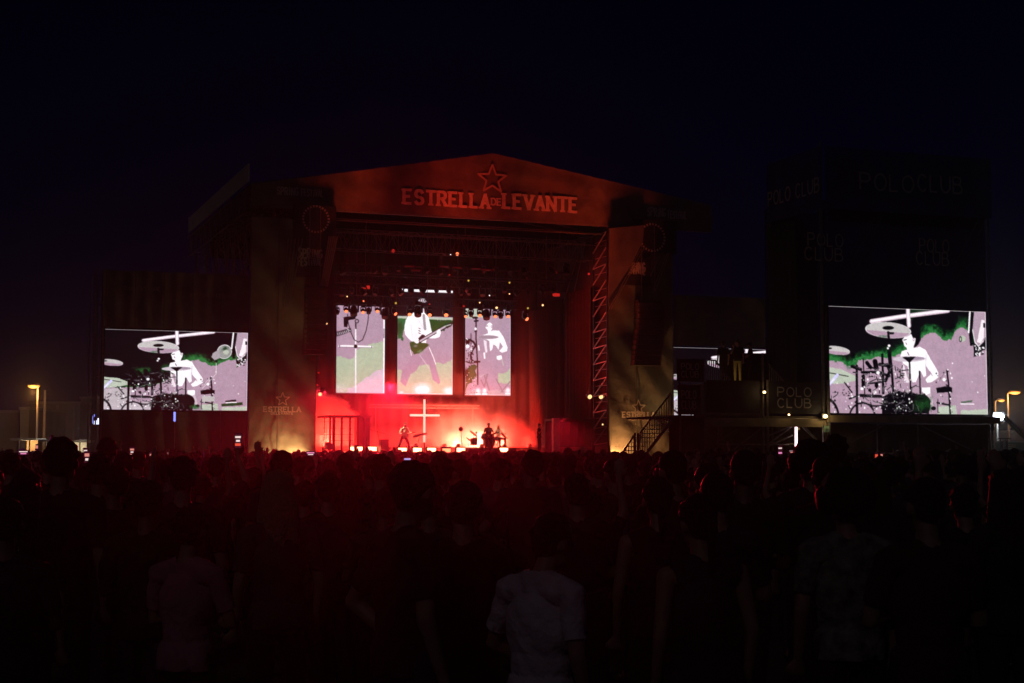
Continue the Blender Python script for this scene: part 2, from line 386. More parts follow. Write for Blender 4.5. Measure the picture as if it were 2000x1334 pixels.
# leaning poles that hold the hanging banners
def poles(lab, lst, r=.035):
    a = P(*lst[0][2:4], -1.0); t = thing('stay_poles', lab, 'poles', (a[0], -1, a[2]))
    for (xa, ya, xb, yb) in lst: MB(F1).bar(P(xa, ya, -.9), P(xb, yb, -1.15), r).build('pole', M_STEEL, t)
poles('row of thin slanted poles left of the left festival banner', [(563 + 7 * k, 466, 551.5 + 3.4 * k, 606 - 3 * k) for k in range(5)])
poles('short slanted poles hung right of the left festival banner', [(643 + 4 * k, 462, 627 + 3 * k, 560) for k in range(5)], .04)
poles('pair of slanted poles along the tapering cloth by the opening', [(1255, 480, 1190, 603), (1259, 482, 1194, 604)], .03)
poles('slanted poles right of the right festival banner', [(1303, 494, 1274, 572), (1307, 494, 1278, 574), (1287, 500, 1270, 540)], .03)

# ---- line arrays
def line_array(lab, pts, wpx, v):
    a = P(*pts[0], v); t = thing('line_array', lab, 'speakers', (a[0], v, a[2]))
    for (p, q) in zip(pts[:-1], pts[1:]):
        A, B = P(*p, v), P(*q, v); w_ = P(p[0] + wpx, p[1], v)[0] - A[0]
        m = MB(F1); g_ = (A[2] - B[2]) * .07
        m.add([(A[0], v, A[2] - g_), (A[0] + w_, v, A[2] - g_), (A[0] + w_ * .93, v + .8, A[2] - g_), (A[0] + .07 * w_, v + .8, A[2] - g_),
               (B[0], v, B[2] + g_), (B[0] + w_, v, B[2] + g_), (B[0] + w_ * .93, v + .8, B[2] + g_), (B[0] + .07 * w_, v + .8, B[2] + g_)],
              [(0,1,2,3),(7,6,5,4),(0,4,5,1),(1,5,6,2),(2,6,7,3),(3,7,4,0)])
        c = m.build('cabinet', mat('speaker_paint', (.012, .012, .012), .5), t)
        MB(F1).box((A[0] + .02, v - .03, A[2] - g_ - .03), (A[0] + .09, v - .004, B[2] + g_ + .03)).build('grille_edge', mat('speaker_grille', (.09, .085, .08), .6), c)
    A = P(*pts[0], v); w_ = P(pts[0][0] + wpx, pts[0][1], v)[0] - A[0]
    MB(F1).box((A[0] + .1, v + .1, A[2] + .02), (A[0] + w_ - .1, v + .7, A[2] + .16)).build('flying_frame', M_TRUSSD, t)
    for s in (.25, .75): MB(F1).bar((A[0] + w_ * s, v + .4, A[2] + .1), (A[0] + w_ * s, v + .4, Z_FB), .02).build('chain', M_STEEL, t)
line_array('black curved line array hanging left of the stage opening', [(597 - .02 * k * k, 562 + 10 * k) for k in range(14)], 42, -1.3)
line_array('black curved line array hanging right of the stage opening', [(1246 - .055 * k * k, 590 + 10.3 * k) for k in range(13)], 52, -1.3)

# ---- stage house: backdrop and side drapes
VB = 12.6
m = MB(F1); z1 = 15
m.sheet(lambda a, b: (U_L - .5 + (U_R + 1 - U_L) * a, VB + .06 * math.sin(a * 150) + .03 * math.sin(a * 61), ZD + (z1 + .5 - ZD) * b), 220, 1)
tag(m.build('backdrop', M_BACK, None, (U_L, VB, ZD)), 'wide dark backdrop curtain behind the three upright screens', 'curtain')
for k, (va, vb, uu, lab) in enumerate(((2.3, 6.4, U_R - .1, 'pleated side curtain hanging just left of the red zigzag tower'), (6.6, 8.6, U_R - .25, 'narrow pleated curtain deeper in at the right side of the stage'), (9, 12.4, U_R - .1, 'rearmost pleated curtain at the right side of the stage'))):
    m = MB(F1); m.sheet(lambda a, b: (uu + .10 * math.sin(a * 46 + k) + .05 * math.sin(a * 97), va + (vb - va) * a, ZD + .5 + (11.2 - k * .3 - ZD) * b), 90, 1)
    tag(m.build('side_curtain', M_DRAPE, None, (uu, va, ZD)), lab, 'curtain')
m = MB(F1); m.sheet(lambda a, b: (U_L + .1 + .08 * math.sin(a * 60), 1 + 11 * a, ZD + (12 - ZD) * b), 120, 1)
tag(m.build('side_curtain', M_DRAPE, None, (U_L, 1, ZD)), 'dark pleated curtain along the left side of the stage', 'curtain')
# black masking: rear gable, right side wall, left side wall, ceiling cloth
MB(F1).box((U_R + .45, .6, 0), (U_R + .5, 14, Z_FB)).build('masking_wall', M_BLACK, None, (U_R + .45, .6, 0)); tag(bpy.data.objects['masking_wall'], 'black masking cloth behind the red zigzag tower', 'cloth')
o = MB(F1).box((U_L - .9, .6, 0), (U_L - .85, 14, Z_FB)).build('masking_wall', M_BLACK, None, (U_L - .9, .6, 0)); tag(o, 'black masking cloth along the left outside of the stage', 'cloth')
o = MB(F1).prism([(ROOF_L + .3, 14), (ROOF_R - .3, 14), (ROOF_R - .3, ZE - .3), (UA, ZA - .3), (ROOF_L + .3, ZE - .3)], 14.3, 14.4).build('rear_gable_cloth', M_BLACK, None, (UA, 14.3, 14)); tag(o, 'black cloth closing the rear gable under the stage roof', 'cloth')
# red lit crossbar low on the back wall
a, b = P(722, 793, 11.8), P(935, 797, 11.8); m = MB(F1); m.truss((a[0], 11.8, a[2]), (b[0], 11.8, a[2]), .2, .2, 24, .03, .015)
for uu in (a[0] + .4, b[0] - .4): m.bar((uu, 11.8, ZD), (uu, 11.8, a[2]), .03)
tag(m.build('crossbar', M_TRUSS, None, (a[0], 11.8, a[2])), 'thin horizontal bar on posts below the upright screens', 'bar')

# ---- trusses above the stage
def htruss(xa, xb, y, v, h, n, lab, mm=M_TRUSSD, r=.03):
    a, b = P(xa, y, v), P(xb, y, v); z = P((xa + xb) / 2, y, v)[2]
    t = thing('lighting_truss', lab, 'truss', (a[0], v, z)); a = (a[0], v, z); b = (b[0], v, z)
    m = MB(F1); m.truss(a, b, h * .8, h, n, r, r * .6); m.build('lattice', mm, t)
    for s in (.12, .5, .88):
        u = a[0] + (b[0] - a[0]) * s; MB(F1).bar((u, v, z + h / 2), (u, v, 15.2), .018).build('hoist_chain', M_STEEL, t)
    return z
htruss(652, 1150, 480, 3.4, 1.15, 30, 'deep main truss spanning the top of the stage opening', M_TRUSS, .03)
Z1 = htruss(655, 1120, 532, 5.5, .5, 34, 'upper dark lighting truss under the main truss')
Z2 = htruss(655, 1120, 553, 7.5, .5, 34, 'middle dark lighting truss above the screens')
Z3 = htruss(652, 1010, 590, 9.0, .55, 30, 'lowest lighting truss with lamps hanging across the tops of the screens')

# ---- lamps
M_L_OR = mat('lens_orange', (.1, .03, .01), .3, emit=(1, .20, .07), es=2.2)
M_L_RED = mat('lens_red', (.1, .01, .01), .3, emit=(1, .03, .02), es=.5)
M_L_WARM = mat('lens_warm', (.1, .08, .05), .3, emit=(1, .62, .25), es=1.6)
M_L_YEL = mat('lens_yellow', (.1, .08, .02), .3, emit=(.75, .55, .08), es=.7)
M_L_WHITE = mat('lens_white', (.1, .1, .1), .3, emit=(1, .85, .75), es=2.)
M_L_OFF = mat('lens_off', (.012, .012, .013), .6)
def moving_head(px, py, v, zt, lens, size, lab, tilt=(.0, -.5, -1), grp=None):
    c = Vector(P(px, py, v)); t = thing('moving_head_lamp', lab, 'stage lamp', (c.x, v, c.z), group=grp)
    d = Vector(tilt).normalized(); s = size
    MB(F1).box((c.x - .5 * s, v - .4 * s, c.z + 1.0 * s), (c.x + .5 * s, v + .4 * s, c.z + 1.45 * s)).build('base', M_HOUS, t)
    m = MB(F1)
    for q in (-1, 1): m.box((c.x + q * .62 * s - .08 * s, v - .2 * s, c.z - .1 * s), (c.x + q * .62 * s + .08 * s, v + .2 * s, c.z + 1.05 * s))
    m.box((c.x - .7 * s, v - .2 * s, c.z + .9 * s), (c.x + .7 * s, v + .2 * s, c.z + 1.02 * s)); m.build('yoke', M_HOUS, t)
    m = MB(F1); m.bar(c - d * .75 * s, c + d * .1 * s, .42 * s, 10, .55 * s); m.bar(c + d * .1 * s, c + d * .62 * s, .55 * s, 10, .5 * s)
    h = m.build('head', M_HOUS, t); 
    MB(F1).disc(c + d * .62 * s, d, .44 * s, 12, .03 * s).build('lens', lens, h)
    MB(F1).bar((c.x, v, c.z + 1.45 * s), (c.x, v, max(zt, c.z + 1.5 * s)), .025).build('clamp', M_TRUSSD, t)
row = [(659,611,0,.2),(676,607,1,.22),(691,611,0,.42),(709,609,1,.22),(720,609,0,.26),(737,607,1,.22),(752,616,0,.42),(770,612,1,.24),(800,613,1,.26),(816,612,0,.42),(839,614,1,.26),(871,614,1,.28),(909,617,1,.2),(920,615,0,.24),(937,615,1,.24),(950,618,0,.42),(967,617,1,.24),(978,618,0,.26),(992,617,1,.24),(1026,622,1,.28)]
for i, (x, y, on, s) in enumerate(row):
    lit = 'orange-lit' if on else 'unlit black'
    moving_head(x, y - s * 6, 8.6, Z3 - .25, M_L_OR if on else M_L_OFF, s * 1.05, f'{lit} lamp, {ORD[i]} from the left in the row over the screens', ((.5 if x in (770,1026) else -.2), -.9, -.75 if on else -1.6), 'lamps hung over the screens')
small = [(768,490,M_L_RED,.2,3.2),(893,496,M_L_OR,.2,3.2),(880,497,M_L_WHITE,.06,3.2),(714,561,M_L_RED,.26,8),(1086,576,M_L_RED,.24,8),(912,569,M_L_RED,.16,8),(915,548,M_L_YEL,.12,6.5),(995,552,M_L_YEL,.12,6.5),(678,579,M_L_WARM,.08,8),(710,588,M_L_OR,.09,8.6),(773,592,M_L_YEL,.13,8.6),(937,591,M_L_WARM,.09,8.6),(970,601,M_L_WARM,.15,8.6),(906,598,M_L_RED,.12,8.6),(839,594,M_L_RED,.09,8.6),(995,574,M_L_WARM,.08,8.4),(956,577,M_L_WHITE,.07,8.4),(1031,602,M_L_YEL,.12,8.6),(1060,596,M_L_WARM,.13,8),(1131,627,M_L_RED,.2,5),(1027,528,M_L_RED,.1,5.4),(1030,544,M_L_RED,.1,5.4),(1087,532,M_L_RED,.1,5.4),(964,527,M_L_RED,.12,5.4),(878,537,M_L_RED,.1,5.4),(1150,535,M_L_RED,.14,3.2),(638,632,M_L_WARM,.1,2),(625,770,M_L_WARM,.2,1),(1152,775,M_L_WARM,.26,1.2),(1174,775,M_L_WARM,.26,1.2),(1177,829,M_L_WARM,.1,1.4),(622,728,M_L_RED,.1,1),(620,752,M_L_RED,.1,1)]
small.sort(key=lambda q: q[0])
for i, (x, y, mm, s, v) in enumerate(small):
    c = Vector(P(x, y, v)); col = {M_L_RED:'red', M_L_OR:'orange', M_L_WARM:'warm white', M_L_YEL:'dull yellow', M_L_WHITE:'white'}[mm]
    near = 'by the deep main truss' if y < 505 else 'above the screens' if (y < 610 and 650 < x < 1010) else 'at the left stage edge' if x < 645 else 'right of the screens' if y < 640 else 'on the zigzag tower'
    k, lr = (ORD[i], 'left') if i < 17 else (ORD[len(small) - 1 - i], 'right')
    t = thing('spot_lamp', f'tiny {col} lamp {near}, {k} small lamp from the {lr}', 'stage lamp', (c.x, v, c.z), group='scattered small lamps')
    m = MB(F1); m.bar(c + Vector((0, s * 1.3, s * .5)), c, s * .45, 8, s * .6); h = m.build('housing', M_HOUS, t)
    if s > .22 and mm is M_L_RED: MB(F1).box((c.x - s, v - .04, c.z - .4 * s), (c.x + s, v - .01, c.z + .4 * s)).build('lens', mm, t)
    else: MB(F1).disc(c, (0, -1, -.45), s * .52, 10, .02).build('lens', mm, t)
    MB(F1).bar(c + Vector((0, s * .8, s)), c + Vector((0, s * .8, s + .5)), .02).build('bracket', M_TRUSSD, t)
# dark wash bars and unlit fixtures on the upper trusses
k = 0
for (y, v, zt, xs) in ((524, 5.4, Z1, range(672, 1110, 27)), (566, 7.4, Z2, range(668, 1100, 23))):
    for x in xs:
        k += 1; rowname = 'upper' if y < 540 else 'middle'
        i = list(xs).index(x)
        moving_head(x + random.uniform(-5, 5), y + random.uniform(0, 7), v, zt, M_L_OFF, random.uniform(.2, .34), f'dark unlit lamp, {ORD[i]} from the left under the {rowname} dark truss', (random.uniform(-.6, .6), -.6, -1), 'unlit lamps in the rigging')
for i, (x, y) in enumerate(((800, 520), (812, 528), (868, 521), (893, 523), (930, 525), (950, 527))):
    c = P(x, y, 5.2); t = thing('wash_bar', f'thin red glowing wash bar, {ORD[i]} from the left high in the rigging', 'stage lamp', c, group='red wash bars')
    MB(F1).box((c[0] - .3, 5.2, c[2] - .05), (c[0] + .3, 5.35, c[2] + .07)).build('housing', M_HOUS, t)
    MB(F1).box((c[0] - .28, 5.17, c[2] - .035), (c[0] + .28, 5.195, c[2] + .035)).build('lens', mat('wash_dim_red', (.05, .01, .01), .4, emit=(.35, .01, .01), es=.22), t)
# ================================================================== VIDEO SCREENS
def vnoise(h, w, cells, octs=4, seed=0):
    r = np.random.default_rng(seed); out_ = np.zeros((h, w)); amp = 1; tot = 0
    for o in range(octs):
        cy = int(cells * 2 ** o); cx = int(cy * w / h) + 2; gr = r.random((cy + 2, cx + 2))
        yy = np.linspace(0, cy, h, endpoint=False); xx = np.linspace(0, cx, w, endpoint=False)
        y0 = yy.astype(int); x0 = xx.astype(int); fy = (yy - y0)[:, None]; fx = (xx - x0)[None]
        fy = fy * fy * (3 - 2 * fy); fx = fx * fx * (3 - 2 * fx)
        a = gr[np.ix_(y0, x0)]; b = gr[np.ix_(y0, x0 + 1)]; c = gr[np.ix_(y0 + 1, x0)]; d = gr[np.ix_(y0 + 1, x0 + 1)]
        out_ += amp * ((a * (1 - fx) + b * fx) * (1 - fy) + (c * (1 - fx) + d * fx) * fy); tot += amp; amp *= .55
    return out_ / tot
class Raster:
    """draws the broadcast picture in the coordinates of an enlarged view whose screen corners are given"""
    def __init__(s, w, h, corners, seed=1):
        s.w, s.h = w, h; A = []; B = []
        for (u, v), (x, y) in zip(((0, 0), (1, 0), (1, 1), (0, 1)), corners):
            A += [[u, v, 1, 0, 0, 0, -x * u, -x * v], [0, 0, 0, u, v, 1, -y * u, -y * v]]; B += [x, y]
        H = np.append(np.linalg.solve(np.array(A, float), np.array(B, float)), 1).reshape(3, 3)
        u, v = np.meshgrid((np.arange(w) + .5) / w, (np.arange(h) + .5) / h)
        q = H @ np.stack([u.ravel(), v.ravel(), np.ones(w * h)])
        s.X = (q[0] / q[2]).reshape(h, w); s.Y = (q[1] / q[2]).reshape(h, w)
        s.c = np.zeros((h, w, 3)); s.n1 = vnoise(h, w, 14, 4, seed); s.n2 = vnoise(h, w, 40, 3, seed + 9)
    def mask(s, poly, rough=0.):
        X = s.X + (s.n1 - .5) * rough; Y = s.Y + (s.n2 - .5) * rough
        ins = np.zeros(X.shape, bool); n = len(poly)
        for i in range(n):
            x0, y0 = poly[i]; x1, y1 = poly[(i + 1) % n]
            if y0 == y1: continue
            cnd = ((Y >= y0) != (Y >= y1)); ins ^= cnd & (X < (x1 - x0) * (Y - y0) / (y1 - y0) + x0)
        return ins
    def put(s, m, col, a=1.):
        col = np.array(col, float) / 255.
        if m.dtype == bool: m = m.astype(float)
        m = (m * a)[..., None]; s.c = s.c * (1 - m) + col * m
    def poly(s, p, col, rough=0., a=1.): s.put(s.mask(p, rough), col, a)
    def ell(s, cx, cy, rx, ry, col, rot=0., inner=None, a=1., half=None):
        t = math.radians(rot); X = s.X - cx; Y = s.Y - cy; x = X * math.cos(t) + Y * math.sin(t); y = -X * math.sin(t) + Y * math.cos(t)
        d = (x / rx) ** 2 + (y / ry) ** 2; m = d < 1
        if inner: m &= d > inner ** 2
        if half == 'low': m &= y > 0
        s.put(m, col, a)
    def soft(s, cx, cy, rx, ry, col, a=1., noise=0.):
        d = np.sqrt(((s.X - cx) / rx) ** 2 + ((s.Y - cy) / ry) ** 2) + (s.n1 - .5) * noise + (s.n2 - .5) * noise
        s.put(np.clip(1.4 - d * 1.4, 0, 1), col, a)
    def line(s, pts, wd, col, a=1.):
        m = np.zeros(s.X.shape, bool)
        for (x0, y0), (x1, y1) in zip(pts[:-1], pts[1:]):
            dx, dy = x1 - x0, y1 - y0; L2 = dx * dx + dy * dy + 1e-9
            t = np.clip(((s.X - x0) * dx + (s.Y - y0) * dy) / L2, 0, 1)
            m |= (s.X - x0 - t * dx) ** 2 + (s.Y - y0 - t * dy) ** 2 < (wd / 2) ** 2
        s.put(m, col, a)
    def linear(s, seed):
        k = np.array([.22, .56, .22]); b = s.c.copy()
        b[1:-1] = k[0] * s.c[:-2] + k[1] * s.c[1:-1] + k[2] * s.c[2:]; d = b.copy(); d[:, 1:-1] = k[0] * b[:, :-2] + k[1] * b[:, 1:-1] + k[2] * b[:, 2:]
        s.c = d * (1 + .07 * (s.n1 - .5) + .08 * (s.n2 - .5))[..., None]
        c = s.c * (1 - .10 * (np.arange(s.h) % 4 == 0)[:, None, None]) * (1 - .05 * (np.arange(s.w) % 4 == 0)[None, :, None])
        c = np.clip(c + np.random.default_rng(seed).normal(0, .035, c.shape[:2])[..., None] * (c.mean(2, keepdims=True) > .05), 0, 1)
        return np.where(c < .04045, c / 12.92, ((c + .055) / 1.055) ** 2.4)
MAUVE, PALE, WHITE, BLK, GRN, DKG = (176, 146, 166), (184, 192, 176), (255, 248, 253), (4, 3, 8), (22, 92, 40), (10, 46, 20)
def feed(kind):
    s = Raster(640, 360, ((160, 68), (1440, 122), (1455, 962), (172, 935)), 3 if kind == 'R' else 5)
    s.c[:] = np.array((5, 4, 9)) / 255
    if kind == 'R':
        edge = [(150,505),(260,525),(330,560),(360,560),(420,505),(480,505),(560,485),(640,490),(700,480),(760,440),(870,400),(905,335),(960,300),(1020,290),(1060,325),(1100,360),(1160,345),(1180,290),(1200,262),(1240,252),(1280,262),(1305,300),(1320,400),(1345,395)]
    else:
        edge = [(150,700),(240,700),(400,700),(560,690),(700,650),(790,560),(870,430),(940,415),(1010,410),(1060,440),(1090,470),(1150,480),(1200,450),(1260,420),(1345,410)]
    tail = [(1350,130),(1450,110),(1470,980),(160,960)]
    for dy, rg, col, a in ((-75, 90, DKG, .75), (-52, 80, GRN, .85), (-30, 70, (48, 120, 60), .8)):
        e = [(x, y + dy * (1 if (kind == 'R' or x > 850) else .1)) for x, y in edge]; s.poly(e + [(1345, 400), (1345, 500), (1470, 980), (160, 960)], col, rg, a)
    s.poly(edge + [(1345, 500)] + [(1470, 400), (1470, 980), (160, 960)], MAUVE, 28)
    # floor and pale drum shells
    s.poly([(1050,890),(1190,880),(1200,960),(1040,960)], PALE, 20); s.poly([(1230,925),(1455,915),(1455,965),(1225,962)], PALE, 15)
    s.poly([(160,565),(262,582),(395,645),(392,672),(282,694),(200,702),(160,690)], PALE, 12)
    if kind == 'L':
        s.poly([(165,720),(330,700),(420,740),(400,900),(165,900)], (190, 178, 184), 30); s.poly([(165,860),(600,850),(600,960),(165,960)], (196, 182, 190), 40)
        s.ell(300, 565, 160, 30, BLK, 0); s.soft(500, 520, 90, 45, GRN, .8, 1.2); s.soft(700, 500, 60, 45, GRN, .7, 1.2)
    else:
        s.soft(330, 540, 70, 40, GRN, .7, 1.2); s.poly([(800,70),(1000,70),(900,160),(800,210)], DKG, 60, .8)
    # oval and lamp at the upper right
    s.poly([(1340,125),(1450,115),(1450,300),(1420,370),(1380,405),(1350,380),(1328,250)], (178, 152, 170), 4)
    s.line([(1335,140),(1328,250),(1350,370),(1380,405),(1418,360)], 6, WHITE)
    s.poly([(1405,185),(1432,190),(1425,330),(1395,378),(1368,370)], (248, 236, 242), 10)
    s.poly([(1306,122),(1345,122),(1328,300),(1335,400),(1310,400),(1300,290)], BLK, 6); s.line([(1310,125),(1299,290)], 12, WHITE)
    s.poly([(1418,215),(1450,215),(1450,255),(1418,250)], BLK)
    if kind == 'L':
        s.ell(1235, 325, 66, 76, (150, 150, 148)); s.ell(1235, 325, 66, 76, WHITE, inner=.93); s.poly([(1185,300),(1130,340),(1120,380),(1150,415),(1200,390)], (170, 158, 166), 6)
        s.soft(1240, 290, 40, 34, DKG, .9, .8); s.ell(1250, 330, 26, 26, PALE)
    else:
        s.ell(1238, 345, 66, 94, (160, 132, 152), inner=.96); s.ell(1247, 340, 28, 26, PALE); s.ell(1232, 345, 12, 24, BLK, inner=.6)
    for _ in range(26):
        x = 1350 + random.random() * 75; y = 400 + random.random() * 80; s.ell(x, y, 4 + random.random() * 6, 3 + random.random() * 5, WHITE if random.random() < .6 else BLK)
    # glowing cross on the stage
    s.line([(508,196),(760,158),(1130,112)], 34, (214, 190, 206)); s.line([(508,194),(760,155),(1130,110)], 18, WHITE); s.line([(803,92),(812,235)], 32, (214, 190, 206)); s.line([(803,92),(812,235)], 17, WHITE)
    # drummer
    if kind == 'R': s.poly([(826,268),(868,238),(896,280),(908,345),(892,388),(862,412),(838,400),(836,330)], BLK, 14)
    s.poly([(778,322),(812,302),(832,304),(842,330),(866,335),(860,370),(850,400),(842,440),(806,452),(792,410),(772,400),(768,375),(758,350)], WHITE, 8)
    s.line([(770,350),(790,345)], 7, BLK); s.line([(786,372),(794,385)], 6, (120, 90, 100)); s.ell(850, 345, 8, 14, MAUVE, inner=.5)
    body = [(752,440),(800,428),(900,405),(946,430),(985,500),(1020,560),(1048,610),(1050,655),(1000,690),(960,698),(945,672),(978,640),(994,620),(960,575),(946,560),(952,640),(930,655),(905,600),(880,660),(868,690),(840,692),(815,640),(800,560),(762,540),(742,480)]
    s.poly(body, WHITE, 6); s.line([(950,470),(948,560),(975,600)], 5, (196, 176, 200)); s.line([(800,450),(810,470)], 8, (120, 100, 120)); s.line([(985,610),(1000,640)], 6, MAUVE)
    s.poly([(755,540),(775,560),(795,640),(815,690),(800,700),(770,650)], (236, 220, 230), 4); s.poly([(915,735),(985,735),(985,780),(950,800),(918,770)], WHITE, 8); s.poly([(955,795),(985,780),(1010,880),(990,900)], (206, 186, 196), 8)
    # big cymbal, small cymbals
    for cx, cy, rx, ry, rot in ((643, 268, 186, 64, 5), (225, 430, 108, 34, 7)):
        s.ell(cx, cy, rx, ry, (196, 190, 190), rot); s.ell(cx, cy + ry * .2, rx * .98, ry * .8, MAUVE, rot, half='low'); s.ell(cx, cy, rx, ry, (236, 226, 232), rot, inner=.965)
    s.soft(600, 318, 60, 14, GRN, .5, 1.); s.ell(643, 250, 47, 17, BLK); s.ell(165, 412, 24, 8, BLK)
    s.ell(812, 503, 132, 23, (206, 192, 204)); s.ell(850, 498, 90, 14, (160, 140, 160)); s.poly([(756,486),(866,484),(822,530),(816,560),(808,530)], BLK)
    # stands and hardware
    s.line([(643,285),(655,420),(668,560),(684,770)], 20, BLK); s.poly([(636,282),(690,285),(690,302),(640,304)], BLK); s.line([(650,440),(660,560)], 30, BLK)
    s.line([(816,540),(824,760),(842,940)], 13, (22, 18, 44) if kind == 'L' else BLK); s.line([(897,605),(902,780)], 13, BLK); s.poly([(890,640),(898,600),(908,680)], BLK)
    for l, wd in (([(388,555),(390,940)], 20), ([(440,500),(452,780)], 9), ([(595,465),(602,780)], 20), ([(430,608),(560,606),(650,640)], 22), ([(480,700),(600,686)], 14), ([(420,795),(580,805)], 26),
                  ([(640,560),(655,600),(620,680)], 26), ([(470,530),(500,570)], 30), ([(535,520),(545,570)], 40), ([(575,545),(660,560)], 28), ([(350,560),(420,585)], 26), ([(440,640),(440,720)], 30), ([(170,610),(320,640)], 7), ([(290,690),(350,770)], 10),
                  ([(330,820),(420,790)], 14), ([(430,850),(520,880),(600,880)], 14), ([(1120,600),(1132,700),(1146,950)], 14), ([(1040,860),(1140,880)], 14), ([(1045,830),(1046,940)], 6)): s.line(l, wd, BLK)
    s.line([(1105,610),(1060,680)], 4, (120, 100, 110) if kind == 'R' else (236, 220, 226)); s.poly([(1032,738),(1110,725),(1162,735),(1160,772),(1035,782)], BLK, 12)
    if kind == 'L': s.line([(1165,440),(1168,560),(1110,640),(1050,715)], 5, (230, 214, 222)); s.ell(1165, 430, 12, 10, BLK)
    s.ell(548, 712, 17, 23, BLK); s.ell(492, 752, 13, 14, BLK); s.ell(1010, 905, 20, 16, BLK)
    s.ell(432, 965, 108, 116, BLK, inner=.87); s.ell(132, 975, 118, 170, BLK, inner=.86)
    s.poly([(598,800),(650,780),(720,768),(840,772),(900,790),(950,790),(985,850),(970,950),(590,950)], BLK, 26)
    if kind == 'R': s.soft(915, 865, 80, 90, (18, 62, 24), .95, .9)
    else: s.ell(905, 860, 80, 82, BLK); s.soft(985, 915, 55, 28, GRN, .9, .9)
    r = np.random.default_rng(4)
    for _ in range(120):
        x = r.uniform(400, 850); y = r.uniform(590, 930); q = r.uniform(2, 7); s.ell(x, y, q, q * r.uniform(.6, 1.6), WHITE if r.random() < .5 else (BLK if r.random() < .6 else PALE))
    for _ in range(26):
        x = r.uniform(180, 420); y = r.uniform(690, 930); s.ell(x, y, r.uniform(3, 9), r.uniform(3, 9), BLK if r.random() < .6 else WHITE)
    for _ in range(150):                               # stands, clamps and cables of the kit
        x = r.uniform(175, 880); y = r.uniform(540 if x > 330 else 660, 925); a_ = r.choice([0, 1.57, 1.2, .5, -.6]) + r.normal(0, .15); L = r.uniform(12, 60); dx, dy = math.cos(a_) * L, math.sin(a_) * L
        if (765 < x < 960 and y < 720) or (x < 420 and r.random() < .7): continue
        wd = r.uniform(3, 9); s.line([(x + 2, y + 2), (x + dx + 2, y + dy + 2)], wd + 3, (206, 190, 200), .55); s.line([(x, y), (x + dx, y + dy)], wd, BLK)
    for _ in range(36):
        x = r.uniform(1030, 1165); y = r.uniform(590, 940); s.ell(x, y, r.uniform(2, 7), r.uniform(2, 9), BLK if r.random() < .75 else WHITE)
    for x, y, q in ((1097,672,14),(1160,660,8),(1166,540,6),(650,395,10),(640,415,8),(560,612,14),(1325,692,4),(1372,778,6),(1428,645,4),(430,740,12)): s.ell(x, y, q, q, WHITE)
    s.line([(168,702),(232,628)], 24, (214, 208, 255)); s.line([(170,700),(205,660)], 8, WHITE)
    if kind == 'L':
        s.poly([(1225,885),(1410,868),(1412,900),(1228,915)], (14, 56, 26), 10); s.poly([(1262,850),(1350,840),(1356,862),(1260,868)], BLK, 8); s.line([(1265,872),(1358,870)], 9, WHITE); s.line([(1432,420),(1440,900)], 4, (150, 120, 140))
        s.poly([(1050,800),(1160,800),(1160,860),(1050,860)], (186, 180, 180), 20)
    else:
        s.line([(1232,872),(1340,874)], 8, WHITE); s.poly([(1232,852),(1330,842),(1320,858),(1235,864)], (80, 100, 80), 8)
    # bright rim along top and right
    s.line([(150,66),(1445,121)], 7, WHITE); s.line([(1438,122),(1453,962)], 6, (230, 214, 226))
    return s.linear(2)
def mid_left():
    s = Raster(220, 390, ((97, 85), (590, 100), (582, 993), (90, 985)), 11); s.c[:] = np.array(MAUVE) / 255
    s.poly([(80,600),(180,622),(240,645),(285,610),(300,552),(400,500),(440,482),(600,452),(600,1000),(80,1000)], (172, 186, 160), 22)
    s.poly([(600,730),(480,760),(420,805),(330,880),(210,950),(175,1000),(600,1000)], (205, 187, 202), 40)
    s.soft(120, 960, 120, 90, (200, 196, 194), .7)
    s.poly([(572,120),(595,120),(586,1000),(568,1000)], WHITE); s.line([(578,330),(577,420)], 12, (150, 130, 146))
    s.line([(290,330),(290,985)], 15, (228, 214, 222)); s.line([(290,330),(290,985)], 8, WHITE); s.line([(125,507),(456,513)], 22, WHITE); s.line([(125,515),(456,521)], 6, (150, 130, 146)); s.ell(289, 509, 18, 20, BLK)
    s.line([(126,498),(126,518)], 8, BLK); s.line([(454,505),(454,522)], 8, BLK)
    s.line([(208,180),(215,270),(240,360),(275,440),(318,466),(360,440),(395,350),(415,250),(420,170)], 8, BLK)
    s.poly([(166,210),(290,190),(290,228),(215,240),(205,310),(170,312)], BLK, 8); s.ell(302, 250, 22, 22, BLK, inner=.6); s.line([(292,270),(292,325)], 13, BLK)
    s.poly([(85,362),(240,318),(248,358),(85,412)], (36, 24, 36), 4); s.line([(200,330),(240,350)], 5, WHITE)
    for k in range(7): s.line([(104 + 18 * k, 372 - 5 * k), (112 + 18 * k, 392 - 5 * k)], 7, (214, 200, 210))
    return s.linear(3)
